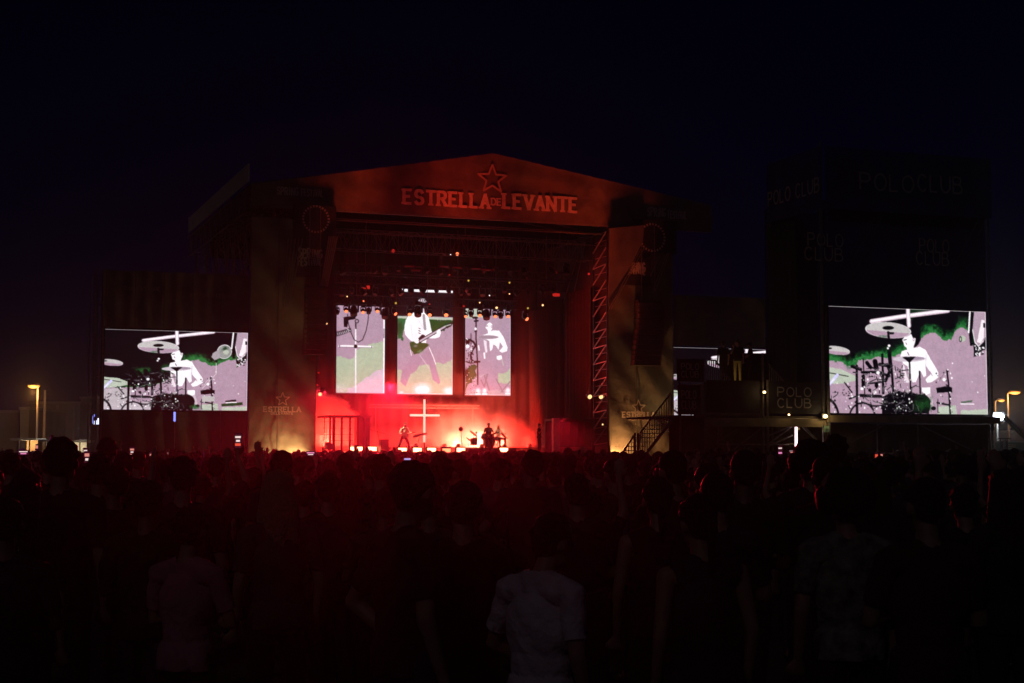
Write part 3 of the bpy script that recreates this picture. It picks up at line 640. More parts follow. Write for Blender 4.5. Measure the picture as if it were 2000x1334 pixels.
def mid_centre():
    s = Raster(250, 480, ((722, -79), (1285, -68), (1283, 1005), (715, 995)), 12); s.c[:] = np.array(MAUVE) / 255
    s.poly([(700,738),(850,762),(900,742),(935,710),(1020,690),(1110,665),(1180,690),(1300,630),(1300,1010),(700,1010)], (176, 188, 162), 24)
    s.poly([(700,205),(840,210),(800,330),(770,440),(700,440)], GRN, 60, .9); s.soft(730, 310, 60, 110, DKG, .6, .9)
    s.poly([(1030,230),(1300,232),(1290,270),(1190,350),(1080,385)], (20, 70, 28), 46); s.poly([(700,200),(1300,212),(1300,236),(700,222)], PALE, 6)
    s.poly([(700,-90),(1300,-90),(1300,205),(700,198)], (14, 8, 14)); s.poly([(715,-82),(1290,-82),(1290,-44),(715,-50)], WHITE)
    s.poly([(930,40),(965,10),(985,12),(1020,55),(960,62)], (200, 186, 194), 6); s.poly([(880,120),(990,120),(995,165),(960,190),(900,180),(878,150)], (226, 206, 216), 10)
    # legs first, then shirt and guitar
    s.poly([(862,585),(985,600),(1000,600),(905,760),(852,792),(800,922),(748,868),(764,760),(820,680)], (170, 138, 160), 8); s.poly([(960,600),(1050,520),(1085,620),(1108,700),(1155,880),(1140,895),(1078,850),(1042,700)], (170, 138, 160), 8)
    s.line([(945,595),(1010,690),(1042,740)], 5, (224, 206, 218)); s.line([(1042,520),(1085,620),(1108,690)], 8, WHITE); s.line([(860,600),(850,545)], 6, WHITE)
    s.poly([(880,150),(985,150),(1030,200),(1050,270),(1066,350),(1098,395),(1130,335),(1152,330),(1162,370),(1148,410),(1100,425),(1040,422),(1020,400),(1010,470),(1035,490),(930,490),(905,480),(852,450),(800,390),(790,330),(805,240),(840,180)], WHITE, 8)
    s.line([(985,190),(1000,330)], 26, (160, 150, 158)); s.line([(920,220),(1000,350)], 3, (200, 180, 196)); s.line([(855,280),(868,400)], 5, (210, 192, 206))
    for y in (320, 345, 370): s.line([(935, y), (950, y + 8)], 9, (110, 80, 96))
    s.poly([(838,468),(880,458),(935,468),(1000,470),(1040,488),(1000,530),(940,580),(885,584),(855,540)], (32, 72, 28), 20); s.soft(905, 505, 30, 18, (140, 120, 128), .8, .6); s.soft(940, 560, 40, 20, (120, 150, 110), .6, 1.)
    s.poly([(928,425),(968,385),(995,388),(1000,410),(985,432),(940,445)], (30, 16, 26), 6); s.line([(945,455),(1130,345),(1268,275)], 34, (30, 20, 30)); s.line([(950,452),(1130,345),(1200,305)], 18, (196, 178, 190)); s.line([(1200,300),(1262,280)], 10, PALE)
    s.ell(1138, 360, 20, 30, WHITE, 20); s.ell(912, 455, 26, 20, WHITE, 30)
    s.soft(970, 955, 120, 95, WHITE, 1.); s.ell(970, 955, 70, 42, WHITE); s.soft(1245, 965, 80, 60, WHITE, 1.); s.soft(760, 975, 30, 16, WHITE, .8)
    s.line([(715,992),(1283,1000)], 12, (240, 226, 230)); s.line([(1281,280),(1280,1000)], 6, (226, 210, 220)); s.line([(718,230),(716,990)], 5, (214, 198, 208))
    return s.linear(4)
def mid_right():
    s = Raster(210, 390, ((1415, 150), (1880, 160), (1880, 1018), (1412, 1005)), 13); s.c[:] = np.array(MAUVE) / 255
    s.poly([(1400,140),(1600,150),(1600,240),(1400,250)], PALE, 26)
    s.poly([(1750,800),(1810,790),(1850,770),(1890,725),(1890,900),(1820,900),(1752,880)], (172, 188, 160), 26); s.poly([(1400,960),(1890,960),(1890,1020),(1400,1020)], (178, 164, 172), 20)
    s.poly([(1640,300),(1665,285),(1692,310),(1690,345),(1676,380),(1700,366),(1762,370),(1800,420),(1830,490),(1848,535),(1842,572),(1790,586),(1762,570),(1800,530),(1770,480),(1755,560),(1725,515),(1700,505),(1690,555),(1668,575),(1658,470),(1612,450),(1600,410),(1650,395),(1640,360),(1618,340)], WHITE, 8)
    s.line([(1632,325),(1645,322)], 6, (90, 60, 80)); s.ell(1684, 328, 8, 14, MAUVE, inner=.5)
    s.poly([(1600,460),(1630,470),(1640,580),(1620,590),(1608,520)], (240, 226, 236), 6); s.ell(1647, 433, 110, 19, (158, 136, 150)); s.ell(1647, 433, 110, 19, (210, 196, 206), inner=.95)
    s.poly([(1735,620),(1785,612),(1792,650),(1760,662),(1738,652)], WHITE, 6); s.line([(1790,655),(1806,716)], 8, PALE); s.line([(1608,590),(1612,640)], 16, WHITE); s.line([(1550,520),(1556,560)], 14, WHITE)
    s.line([(1525,240),(1524,440),(1540,690),(1542,900)], 13, BLK); s.ell(1515, 242, 32, 11, BLK); s.line([(1510,275),(1545,272)], 16, BLK); s.line([(1473,400),(1473,500)], 9, BLK)
    s.line([(1420,455),(1465,460),(1500,480),(1520,520),(1490,560),(1470,610),(1475,650),(1500,676),(1560,676)], 17, BLK); s.line([(1415,672),(1470,690),(1545,680)], 12, BLK); s.ell(1440, 480, 22, 30, BLK); s.ell(1438, 525, 18, 18, WHITE)
    s.ell(1520, 352, 12, 14, WHITE); s.ell(1522, 376, 14, 10, BLK)
    r = np.random.default_rng(8)
    for _ in range(60): s.ell(r.uniform(1412, 1500), r.uniform(440, 760), r.uniform(2, 8), r.uniform(2, 8), BLK if r.random() < .6 else WHITE)
    s.poly([(1412,760),(1500,700),(1540,720),(1520,820),(1480,890),(1430,900),(1412,1000)], (30, 70, 28), 40, .9); s.soft(1430, 800, 30, 70, BLK, .8, .8)
    for l in ([(1640,800),(1600,960)], [(1605,800),(1660,960)], [(1575,860),(1640,980)], [(1880,870),(1780,980)], [(1730,850),(1800,980)]): s.line(l, 12, (140, 118, 130))
    s.line([(1560,830),(1610,800)], 8, (190, 180, 186))
    for x in (1545, 1612, 1852): s.soft(x, 965, 34, 40, WHITE, 1.); s.poly([(x-28,988),(x+28,988),(x+28,1004),(x-28,1004)], WHITE)
    for _ in range(40): s.ell(r.uniform(1412, 1540), r.uniform(760, 1005), r.uniform(2, 6), r.uniform(2, 6), WHITE if r.random() < .5 else BLK)
    s.line([(1412,1004),(1880,1015)], 10, (240, 226, 230)); s.line([(1878,165),(1878,1010)], 6, (226, 212, 220))
    return s.linear(5)
M_LED = mat_led('led_picture', 1.22)
def led_screen(fr, corners, v, img, lab, share=None):
    """corners: two pixels (upper left, lower right) measured on the plane v"""
    (xa, ya), (xb, yb), (xc, yc), (xd, yd) = corners
    pts = [fr.pt(*c, v) for c in corners]
    u0 = (pts[0][0] + pts[3][0]) / 2; u1 = (pts[1][0] + pts[2][0]) / 2; z1 = (pts[0][2] + pts[1][2]) / 2; z0 = (pts[2][2] + pts[3][2]) / 2
    t = thing('video_screen', lab, 'video screen', ((u0 + u1) / 2, v, z0), fr)
    o3 = ORIG[t.name]; h, w_ = img.shape[0] // 2, img.shape[1] // 2
    col = img[:h*2, :w_*2].reshape(h, 2, w_, 2, 3).mean((1, 3))
    uu, zz = np.meshgrid(np.linspace(u0, u1, w_) - o3[0], np.linspace(z1, z0, h) - o3[2])
    co = np.stack([uu, np.zeros_like(uu), zz], -1).reshape(-1, 3)
    ii = np.arange((h - 1) * (w_ - 1)); r_, c_ = ii // (w_ - 1), ii % (w_ - 1); a = r_ * w_ + c_
    me = bpy.data.meshes.new('display'); me.from_pydata(co.tolist(), [], np.stack([a, a + w_, a + w_ + 1, a + 1], -1).tolist())
    at = me.attributes.new('led', 'FLOAT_COLOR', 'POINT'); at.data.foreach_set('color', np.concatenate([col.reshape(-1, 3), np.ones((h * w_, 1))], 1).astype(np.float32).ravel())
    me.materials.append(M_LED); d = bpy.data.objects.new('display', me); COL.objects.link(d); d.parent = t; ORIG[d.name] = o3
    MB(fr).box((u0 - .05, v + .02, z0 - .05), (u1 + .05, v + .22, z1 + .05)).build('cabinet', M_HOUS, t)
    m = MB(fr)
    for k in range(1, 4): m.bar((u0 + (u1 - u0) * k / 4, v + .3, z0), (u0 + (u1 - u0) * k / 4, v + .3, z1), .04)
    m.build('rear_brace', M_STEEL, t)
    return u0, u1, z0, z1
imgL = feed('L'); imgR = feed('R')
SL = led_screen(F1, ((205, 642), (484, 651), (482, 802), (203, 799.5)), 0, imgL, 'wide video screen showing a drummer on the tower left of the stage')
SR2 = led_screen(F1, ((1316, 677), (1600, 687), (1600, 822), (1316, 818)), .6, imgL, 'dim half-hidden video screen behind the platform right of the stage')
SR = led_screen(F2, ((1619, 597.5), (1925, 609.5), (1929, 811), (1621, 805)), 0, imgR, 'largest bright video screen showing a drummer at the far right')
C1 = led_screen(F1, ((657.5, 597), (752, 599), (750.5, 768.5), (657, 767)), 11, mid_left(), 'left upright screen showing a thin cross and a cable above the stage')
C2 = led_screen(F1, ((777, 565), (884, 567), (884, 771), (776, 769)), 11, mid_centre(), 'middle upright screen showing a guitarist in a white shirt')
C3 = led_screen(F1, ((909, 603), (997, 605), (997, 773), (908.5, 771)), 11, mid_right(), 'right upright screen showing a drummer behind the stage')

# ---- tower that carries the left screen
u0, u1, z0, z1 = SL
uo = P(186, 640)[0]; zt = P(340, 531)[2]
t = thing('screen_tower', 'dark scaffold tower with mesh header around the left video screen', 'tower', ((u0 + u1) / 2, .5, 0))
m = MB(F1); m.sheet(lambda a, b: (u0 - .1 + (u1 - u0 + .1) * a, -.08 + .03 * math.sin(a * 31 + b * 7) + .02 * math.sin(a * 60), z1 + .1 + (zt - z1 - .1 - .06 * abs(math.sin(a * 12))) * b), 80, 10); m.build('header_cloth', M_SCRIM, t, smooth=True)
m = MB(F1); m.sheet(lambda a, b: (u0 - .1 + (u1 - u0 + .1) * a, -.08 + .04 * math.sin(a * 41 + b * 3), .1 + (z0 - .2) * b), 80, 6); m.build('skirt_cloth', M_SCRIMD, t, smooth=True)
for k in range(6):
    u = u0 + (u1 - u0) * k / 5; MB(F1).box((u - .02, -.15, z1 + .12), (u + .02, -.13, zt - .1)).build('seam', M_SCRIMD, t)
for uu in (uo, uo + .42, u0 - .12):
    for vv in (.0, .8, 3.2): MB(F1).bar((uu, vv, 0), (uu, vv, zt), .035).build('standard', M_STEEL, t)
for zz in np.arange(1.8, zt, 1.9): MB(F1).bar((uo - .1, 0.02, zz), (u0, 0.02, zz + .25), .03).build('ledger', M_STEEL, t)
MB(F1).box((u0 - .15, .4, .05), (u1 + .05, .5, zt - .3)).build('rear_sheet', M_BLACK, t)
for xx in (341, 430): 
    uu = P(xx, 820)[0]; MB(F1).bar((uu, -.12, 0), (uu, -.12, z0 - .1), .03).build('standard', M_STEEL, t)
m = MB(F1); word('SPRiNG FESTiVAL', 230, 566, 314, 569, 8, 1.5, m, gap=.4, v=-.16); word('ESTRELLA LEVANTE', 372, 578, 462, 581, 6, 1.3, m, gap=.4, v=-.16); m.build('lettering', mat('header_print', (.16, .15, .13), .8), t)
# ---- tower round the half-hidden screen on the right
u0, u1, z0, z1 = SR2; zt = P(1400, 578)[2]
t = thing('screen_tower', 'dark scaffold tower with mesh header right of the stage, half hidden by the platform', 'tower', ((u0 + u1) / 2, .5, 0))
m = MB(F1); m.sheet(lambda a, b: (u0 - .1 + (u1 - u0 + .1) * a, .3 + .03 * math.sin(a * 31 + b * 7), z1 + .1 + (zt - z1 - .1) * b), 80, 10); m.build('header_cloth', mat('scrim_green', (.075, .09, .07), .9, var=.3, scale=1.5, bump=.4), t, smooth=True)
m = MB(F1); word('ESTRELLA LEVANTE', 1325, 616, 1400, 619, 6, 1.3, m, gap=.4, v=.24); m.build('lettering', mat('header_print', (.16, .15, .13), .8), t)
MB(F1).box((u0 - .1, .4, .1), (u1, .5, z0 - .1)).build('skirt_cloth', M_SCRIMD, t)
for uu in (u0 - .15, (u0 + u1) / 2, u1 + .1): MB(F1).bar((uu, 1.1, 0), (uu, 1.1, zt), .04).build('standard', M_STEEL, t)
# ================================================================== PEOPLE
SKIN = mat('skin', (.36, .20, .14), .55, var=.12, scale=20)
SKIN2 = mat('skin_dark', (.20, .11, .075), .55, var=.12, scale=20)
HAIR = mat('hair_dark', (.012, .009, .007), .5, var=.3, scale=60, bump=.6)
HAIRB = mat('hair_brown', (.04, .022, .012), .5, var=.3, scale=60, bump=.6)
HAIRL = mat('hair_blond', (.38, .24, .12), .5, var=.3, scale=60, bump=.6)
SH = [mat('shirt_black', (.010, .010, .012), .9), mat('shirt_navy', (.012, .015, .03), .9), mat('shirt_grey', (.05, .05, .055), .9), mat('shirt_maroon', (.05, .012, .016), .9), mat('shirt_olive', (.03, .032, .018), .9), mat('shirt_denim', (.035, .05, .085), .9), mat('shirt_charcoal', (.022, .022, .024), .9)]
SH_WHITE = mat('shirt_white', (.62, .53, .56), .9, var=.12, scale=9, bump=.5)
SH_PAT = mat('shirt_patterned', (.16, .17, .14), .9, var=.75, scale=17, bump=.4)
SH_PINK = mat('shirt_pink', (.42, .18, .22), .9, var=.15, bump=.4)
SH_CREAM = mat('shirt_cream', (.6, .55, .42), .9, var=.12, bump=.4)
TR = [mat('trousers_black', (.012, .012, .014), .9), mat('jeans_blue', (.03, .04, .07), .9)]
SHOE = mat('shoe', (.03, .03, .03), .6)

def sub(a, b): return (a[0]-b[0], a[1]-b[1], a[2]-b[2])
def lerp(a, b, t): return tuple(a[i] + (b[i] - a[i]) * t for i in range(3))
def vadd(a, b, s=1.): return tuple(a[i] + b[i] * s for i in range(3))
def unit(a):
    l = math.sqrt(sum(q * q for q in a)) or 1; return tuple(q / l for q in a)
REST = dict(pelvis=(0, 0, .95), chest=(0, .0, 1.27), neck=(0, -.01, 1.45), head=(0, .025, 1.635),
            sL=(-.185, -.01, 1.405), eL=(-.235, -.03, 1.13), wL=(-.235, .05, .89), sR=(.185, -.01, 1.405), eR=(.235, -.03, 1.13), wR=(.235, .05, .89),
            hL=(-.09, 0, .92), kL=(-.10, .02, .50), aL=(-.105, -.02, .09), hR=(.09, 0, .92), kR=(.10, .02, .50), aR=(.105, -.02, .09))
def skeleton(pose, fem=False):
    J = dict(REST); J.update({k: v for k, v in pose.items() if k in REST})
    S = []                                             # (kind, p, q, r1, r2)
    up = unit(sub(J['neck'], J['pelvis']))
    wd = .9 if fem else 1.
    mid = lerp(J['pelvis'], J['chest'], .45)
    S += [('torso', lerp(J['pelvis'], J['chest'], .92), None, (.165*wd, .115, .19), None), ('torso', mid, None, (.138*wd, .10, .17), None), ('pelvis', J['pelvis'], None, (.158, .115, .125), None),
          ('torso', lerp(J['sL'], J['sR'], .06), lerp(J['sL'], J['sR'], .94), .058*wd, .058*wd), ('torso', lerp(J['sL'], J['neck'], .35), J['neck'], .05, .058), ('torso', lerp(J['sR'], J['neck'], .35), J['neck'], .05, .058),
          ('neck', vadd(J['neck'], (0,0,-.02)), lerp(J['neck'], J['head'], .7), .056, .05)]
    h = J['head']; fw = pose.get('face', (0, 1, 0)); fw = unit(fw)
    S += [('head', vadd(h, (0, 0, .025)), None, (.077, .094, .098), None), ('head', vadd(h, (fw[0]*.03, fw[1]*.03, -.045)), None, (.058, .068, .075), None),
          ('head', vadd(h, (fw[0]*.092, fw[1]*.092, -.01)), vadd(h, (fw[0]*.108, fw[1]*.108, -.03)), .010, .014), ('head', vadd(h, (fw[0]*.085, fw[1]*.085, -.062)), None, (.026, .014, .012), None)]
    side = (fw[1], -fw[0], 0)
    for q in (-1, 1):
        S.append(('head', vadd(h, (side[0]*.078*q, side[1]*.078*q, -.005)), None, (.012, .02, .032), None))
        S.append(('head', vadd(vadd(h, fw, .082), side, .03*q), None, (.016, .012, .009), None))
    for c in 'LR':
        s_, e, w_ = J['s'+c], J['e'+c], J['w'+c]; a = .9 if fem else 1.
        S += [('uarm'+c, s_, e, .052*a, .040*a), ('farm'+c, e, w_, .040*a, .027*a)]
        hd = unit(pose.get('hand'+c, sub(w_, e))); pn = pose.get('palm'+c, (0, 1, 0))       # hand direction, palm normal
        lat = unit((hd[1]*pn[2]-hd[2]*pn[1], hd[2]*pn[0]-hd[0]*pn[2], hd[0]*pn[1]-hd[1]*pn[0])); pn = unit((lat[1]*hd[2]-lat[2]*hd[1], lat[2]*hd[0]-lat[0]*hd[2], lat[0]*hd[1]-lat[1]*hd[0]))
        if sum(pn[i]*pose.get('palm'+c, (0,1,0))[i] for i in range(3)) < 0: pn = tuple(-q for q in pn)
        curl = pose.get('curl'+c, .5); pc = vadd(w_, hd, .045)
        S += [('hand'+c, w_, vadd(vadd(w_, hd, .08), lat, .022), .022, .018), ('hand'+c, w_, vadd(vadd(w_, hd, .08), lat, -.022), .022, .018), ('hand'+c, w_, vadd(w_, hd, .085), .024, .019)]
        for i, L in enumerate((.066, .078, .074, .058)):
            o = vadd(vadd(w_, hd, .088), lat, (-.033 + .022*i)*1.05); d1 = unit(vadd(hd, pn, curl)); m1 = vadd(o, d1, L*.55); d2 = unit(vadd(hd, pn, curl*2.6)); m2 = vadd(m1, d2, L*.5)
            S += [('hand'+c, o, m1, .0105, .0095), ('hand'+c, m1, m2, .0095, .008)]
        tl = vadd(lat, pn, .5); o = vadd(vadd(w_, hd, .03), lat, -.026); d1 = unit(vadd(hd, lat, -.9)); m1 = vadd(o, d1, .042); S += [('hand'+c, o, m1, .013, .011), ('hand'+c, m1, vadd(m1, unit(vadd(vadd(hd, lat, -.3), pn, curl)), .032), .011, .009)]
        hp, k, an = J['h'+c], J['k'+c], J['a'+c]; toe = pose.get('toe'+c, (0, 1, 0))
        S += [('leg'+c, hp, k, .083, .056), ('leg'+c, k, lerp(k, an, .4), .052, .054), ('leg'+c, lerp(k, an, .35), an, .054, .036), ('foot', vadd(an, (0, 0, -.035)), vadd(vadd(an, toe, .17), (0, 0, -.055)), .042, .034)]
    return J, S
def seg_dist(V, prim):
    kind, p, q, r1, r2 = prim; p = np.array(p)
    if q is None:
        r = np.array(r1); d = np.linalg.norm((V - p) / r, axis=1); return (d - 1) * r.min()
    q = np.array(q); d = q - p; t = np.clip(((V - p) @ d) / (d @ d + 1e-9), 0, 1); c = p + t[:, None] * d
    return np.linalg.norm(V - c, axis=1) - (r1 + (r2 - r1) * t)
def _ico(sub):
    bm = bmesh.new(); bmesh.ops.create_icosphere(bm, subdivisions=sub, radius=1); bm.verts.ensure_lookup_table()
    r = (np.array([v.co[:] for v in bm.verts]), np.array([[v.index for v in f.verts] for f in bm.faces])); bm.free(); return r
ICO = {1: _ico(1), 2: _ico(2), 3: _ico(3)}
class Bag:
    def __init__(s): s.V = []; s.F = []; s.n = 0
    def ball(s, c, r, sub=2):
        v, f = ICO[sub]; s.V.append(v * np.array(r) + np.array(c)); s.F.append(f + s.n); s.n += len(v)
    def prim(s, prim):
        kind, p, q, r1, r2 = prim
        if q is None: s.ball(p, r1, 3); return
        L = math.dist(p, q); n = max(2, int(L / (min(r1, r2) * .55)) + 1)
        for i in range(n):
            t = i / (n - 1); s.ball(lerp(p, q, t), r1 + (r2 - r1) * t, 2)
    def mesh(s):
        me = bpy.data.meshes.new('raw'); V = np.concatenate(s.V).astype(np.float32); F = np.concatenate(s.F).astype(np.int32)
        me.vertices.add(len(V)); me.vertices.foreach_set('co', V.ravel()); me.loops.add(F.size); me.loops.foreach_set('vertex_index', F.ravel()); me.polygons.add(len(F)); me.polygons.foreach_set('loop_start', np.arange(0, F.size, 3, dtype=np.int32)); me.update(calc_edges=True); return me
def evaluated(me, mods, name):
    if isinstance(me, Bag): me = me.mesh()
    o = bpy.data.objects.new(name + '_raw', me); COL.objects.link(o)
    for typ, kw in mods:
        md = o.modifiers.new(typ, typ)
        for k, v in kw.items(): setattr(md, k, v)
    dg = bpy.context.evaluated_depsgraph_get(); dg.update()
    r = bpy.data.meshes.new_from_object(o.evaluated_get(dg)); r.name = name
    bpy.data.objects.remove(o); return r
def hair_mesh(J, style, fw):
    h = Vector(J['head']); bm = Bag(); rr = random.Random(len(style))
    back = Vector((-fw[0], -fw[1], 0)).normalized(); sd = Vector((fw[1], -fw[0], 0)).normalized()
    def blob(c, r): bm.ball(tuple(c), r, 3)
    def strand(p, q, r1, r2): bm.prim(('', tuple(p), tuple(q), r1, r2))
    if style == 'cap':
        blob(h + Vector((0, 0, .055)) + back * .006, (.086, .102, .085)); f = Vector(fw); 
        for k in range(-3, 4): strand(h + f * .07 + sd * .02 * k + Vector((0, 0, .055)), h + f * (.165 - .004*k*k) + sd * .022 * k + Vector((0, 0, .035)), .012, .008)
        blob(h + back * .055 + Vector((0, 0, .0)), (.07, .05, .06))
    elif style == 'afro':
        for _ in range(70):
            a = rr.uniform(0, 6.28); z = rr.uniform(-.55, 1); r = math.sqrt(max(0, 1 - z * z)); d = Vector((r * math.cos(a), r * math.sin(a), z))
            if d.dot(Vector(fw)) > .55 and z < .45: continue
            blob(h + Vector((0, 0, .035)) + back * .02 + d * .10, (.055, .055, .05))
        blob(h + Vector((0, 0, .05)) + back * .02, (.12, .12, .11))
    else:
        blob(h + Vector((0, 0, .045)) + back * .012, (.085, .103, .092)); blob(h + back * .05 + Vector((0, 0, .005)), (.075, .055, .075))
        for _ in range(46):                            # tufts
            a = rr.uniform(0, 6.28); z = rr.uniform(.0, 1); r = math.sqrt(1 - z * z); d = Vector((r * math.cos(a) * .084, r * math.sin(a) * .10, z * .092))
            if d.dot(Vector(fw)) > .05 and z < .5: continue
            p = h + Vector((0, 0, .042)) + back * .01 + d; strand(p, p + d * rr.uniform(.05, .2) + Vector((rr.uniform(-.02, .02), rr.uniform(-.02, .02), -.01)), .014, .006)
        if style in ('long', 'longwave'):
            for _ in range(34):
                a = rr.uniform(-1.5, 1.5); p = h + back * (.085 * math.cos(a)) + sd * (.085 * math.sin(a)) + Vector((0, 0, .03)); L = rr.uniform(.24, .36)
                q = p + Vector((0, 0, -L * .5)) + back * .03 + sd * (.02 * math.sin(a)); e = q + Vector((0, 0, -L * .5)) + back * rr.uniform(-.02, .02) + sd * rr.uniform(-.03, .03)
                strand(p, q, .022, .022); strand(q, e, .022, .008)
        elif style == 'bun':
            blob(h + back * .08 + Vector((0, 0, .085)), (.048, .048, .045)); strand(h + back * .05 + Vector((0, 0, .05)), h + back * .09 + Vector((0, 0, .09)), .04, .03)
        elif style == 'pony':
            strand(h + back * .09 + Vector((0, 0, .05)), h + back * .15 + Vector((0, 0, -.02)), .028, .03); strand(h + back * .15 + Vector((0, 0, -.02)), h + back * .12 + Vector((0, 0, -.22)), .03, .01)
    return evaluated(bm, [('REMESH', dict(mode='VOXEL', voxel_size=.011)), ('SMOOTH', dict(factor=.4, iterations=2)), ('DECIMATE', dict(ratio=.4))], 'hair')
def region_mesh(me, V, N, F, sel, off, name, wrinkle=.0):
    fs = [f for f in F if all(sel[i] for i in f)]; used = sorted({i for f in fs for i in f}); mp = {i: k for k, i in enumerate(used)}
    ii = np.array(used); p = V[ii]; w_ = np.sin(p[:, 2] * 37 + p[:, 0] * 23) * np.sin(p[:, 0] * 41 + p[:, 1] * 29 + p[:, 2] * 11)
    q = p + N[ii] * (off + wrinkle * w_)[:, None]
    r = bpy.data.meshes.new(name); r.from_pydata(q.tolist(), [], [[mp[i] for i in f] for f in fs]); r.update()
    r.polygons.foreach_set('use_smooth', [True] * len(r.polygons)); return r
def trim(me, cuts, used):
    '''pull the ragged border of a garment onto a clean plane (cuff, hem)'''
    cnt = {}
    for p in me.polygons:
        for e in p.edge_keys: cnt[e] = cnt.get(e, 0) + 1
    bd = {i for e, k in cnt.items() if k == 1 for i in e}
    for i in bd:
        for sel, o_, ax, T in cuts:
            if sel[used[i]]:
                p = np.array(me.vertices[i].co); t = ((p - o_) @ ax) / (ax @ ax)
                if abs(t - T) < .35: me.vertices[i].co = p + ax * (T - t)
class PersonKit:
    def __init__(s, pose=None, style='short', fem=False, sleeves='short', ratio=.16, voxel=.009):
        pose = pose or {}; J, S = skeleton(pose, fem); bm = Bag()
        for p in S: bm.prim(p)
        me = evaluated(bm, [('REMESH', dict(mode='VOXEL', voxel_size=voxel)), ('SMOOTH', dict(factor=.5, iterations=4)), ('DECIMATE', dict(ratio=ratio))], 'body')
        n = len(me.vertices); V = np.zeros(n * 3); me.vertices.foreach_get('co', V); V = V.reshape(-1, 3)
        N = np.zeros(n * 3); me.vertices.foreach_get('normal', N); N = N.reshape(-1, 3)
        F = [tuple(p.vertices) for p in me.polygons]
        D = np.stack([seg_dist(V, p) for p in S]); near = D.argmin(0); kinds = np.array([p[0] for p in S])[near]
        def along(a, b):
            a, b = np.array(J[a]), np.array(J[b]); d = b - a; return ((V - a) @ d) / (d @ d)
        torso = (kinds == 'torso') | (kinds == 'pelvis') | ((kinds == 'neck') & (V[:, 2] < J['neck'][2] + .012)); arm = np.zeros(n, bool)
        for c in 'LR':
            if sleeves == 'none': continue
            arm |= (kinds == 'uarm' + c) & (along('s' + c, 'e' + c) < (.72 if sleeves == 'short' else 9))
            if sleeves == 'long': arm |= (kinds == 'farm' + c) & (along('e' + c, 'w' + c) < .9)
        leg = (kinds == 'legL') | (kinds == 'legR') | (kinds == 'pelvis')
        off = np.where(kinds == 'torso', .016, .012); off = np.where(kinds == 'pelvis', .026, off)
        s.body = me; s.J = J; s.pose = pose
        me.polygons.foreach_set('use_smooth', [True] * len(me.polygons)); me.materials.append(SKIN); me.materials.append(SHOE)
        foot = kinds == 'foot'
        me.polygons.foreach_set('material_index', [1 if all(foot[i] for i in f) else 0 for f in F])
        up = np.array(J['chest']) - np.array(J['pelvis']); hem = ((V - np.array(J['pelvis'])) @ up) / np.linalg.norm(up) > -.06
        ii = np.arange(n)
        def reg(sel, o_, nm, wr): return region_mesh(me, V, N, F, sel, o_[np.array(sorted({i for f in F if all(sel[j] for j in f) for i in f}))], nm, wr)
        s.cuts = [(kinds == 'uarm' + c, np.array(J['s' + c]), np.array(J['e' + c]) - np.array(J['s' + c]), .72) for c in 'LR'] if sleeves == 'short' else []
        s.cuts.append((kinds == 'pelvis', np.array(J['pelvis']), up / np.linalg.norm(up), -.06))
        s.shirt = reg((torso & hem) | arm, off, 'shirt', .006); trim(s.shirt, s.cuts, sorted({i for f in F if all(((torso & hem) | arm)[j] for j in f) for i in f})); s.shirt.materials.append(SH[0])
        s.trousers = reg(leg, np.full(n, .011), 'trousers', .004); s.trousers.materials.append(TR[0])
        s.hair = hair_mesh(J, style, unit(pose.get('face', (0, 1, 0)))); s.hair.materials.append(HAIR)
        s.hair.polygons.foreach_set('use_smooth', [True] * len(s.hair.polygons))
    def place(s, loc, rz, label, h=1.75, shirt=None, trousers=None, hair=None, skin=None, group=None, name='person'):
        o = bpy.data.objects.new(name, None); COL.objects.link(o); o.empty_display_size = .2; o.location = loc; o.rotation_euler.z = rz; k = h / 1.75; o.scale = (k, k, k)
        tag(o, label, 'person', group); ORIG[o.name] = (0, 0, 0)
        for nm, me, mm in (('body', s.body, skin), ('shirt', s.shirt, shirt), ('trousers', s.trousers, trousers), ('hair', s.hair, hair)):
            c = bpy.data.objects.new(nm, me); COL.objects.link(c); c.parent = o
            if mm: c.material_slots[0].link = 'OBJECT'; c.material_slots[0].material = mm
        return o
UPPH = dict(eL=(-.25, .10, 1.50), wL=(-.09, .26, 1.74), handL=(.3, .1, 1), palmL=(0, 1, 0), curlL=.5, eR=(.25, .10, 1.50), wR=(.09, .26, 1.74), handR=(-.3, .1, 1), palmR=(0, 1, 0), curlR=.5)
ONEPH = dict(eR=(.27, .14, 1.52), wR=(.16, .26, 1.76), handR=(0, .1, 1), palmR=(-.2, 1, 0), curlR=.6)
HANDUP = dict(eR=(.27, .06, 1.62), wR=(.22, .10, 1.88), handR=(0, .05, 1), palmR=(0, 1, 0), curlR=.12)
LOWPH = dict(eR=(.25, .10, 1.16), wR=(.14, .30, 1.32), handR=(-.5, .6, .6), palmR=(0, .3, 1), curlR=.6)
FOLD = dict(eL=(-.25, .05, 1.14), wL=(.02, .20, 1.20), handL=(1, .1, .1), palmL=(0, -1, 0), eR=(.25, .05, 1.14), wR=(-.02, .19, 1.14), handR=(-1, .1, .1), palmR=(0, -1, 0))
HIP = dict(eL=(-.36, -.06, 1.16), wL=(-.19, .06, 1.0), handL=(.6, .3, -.4), palmL=(1, 0, 0), head=(.02, .03, 1.63), face=(-.4, 1, 0))
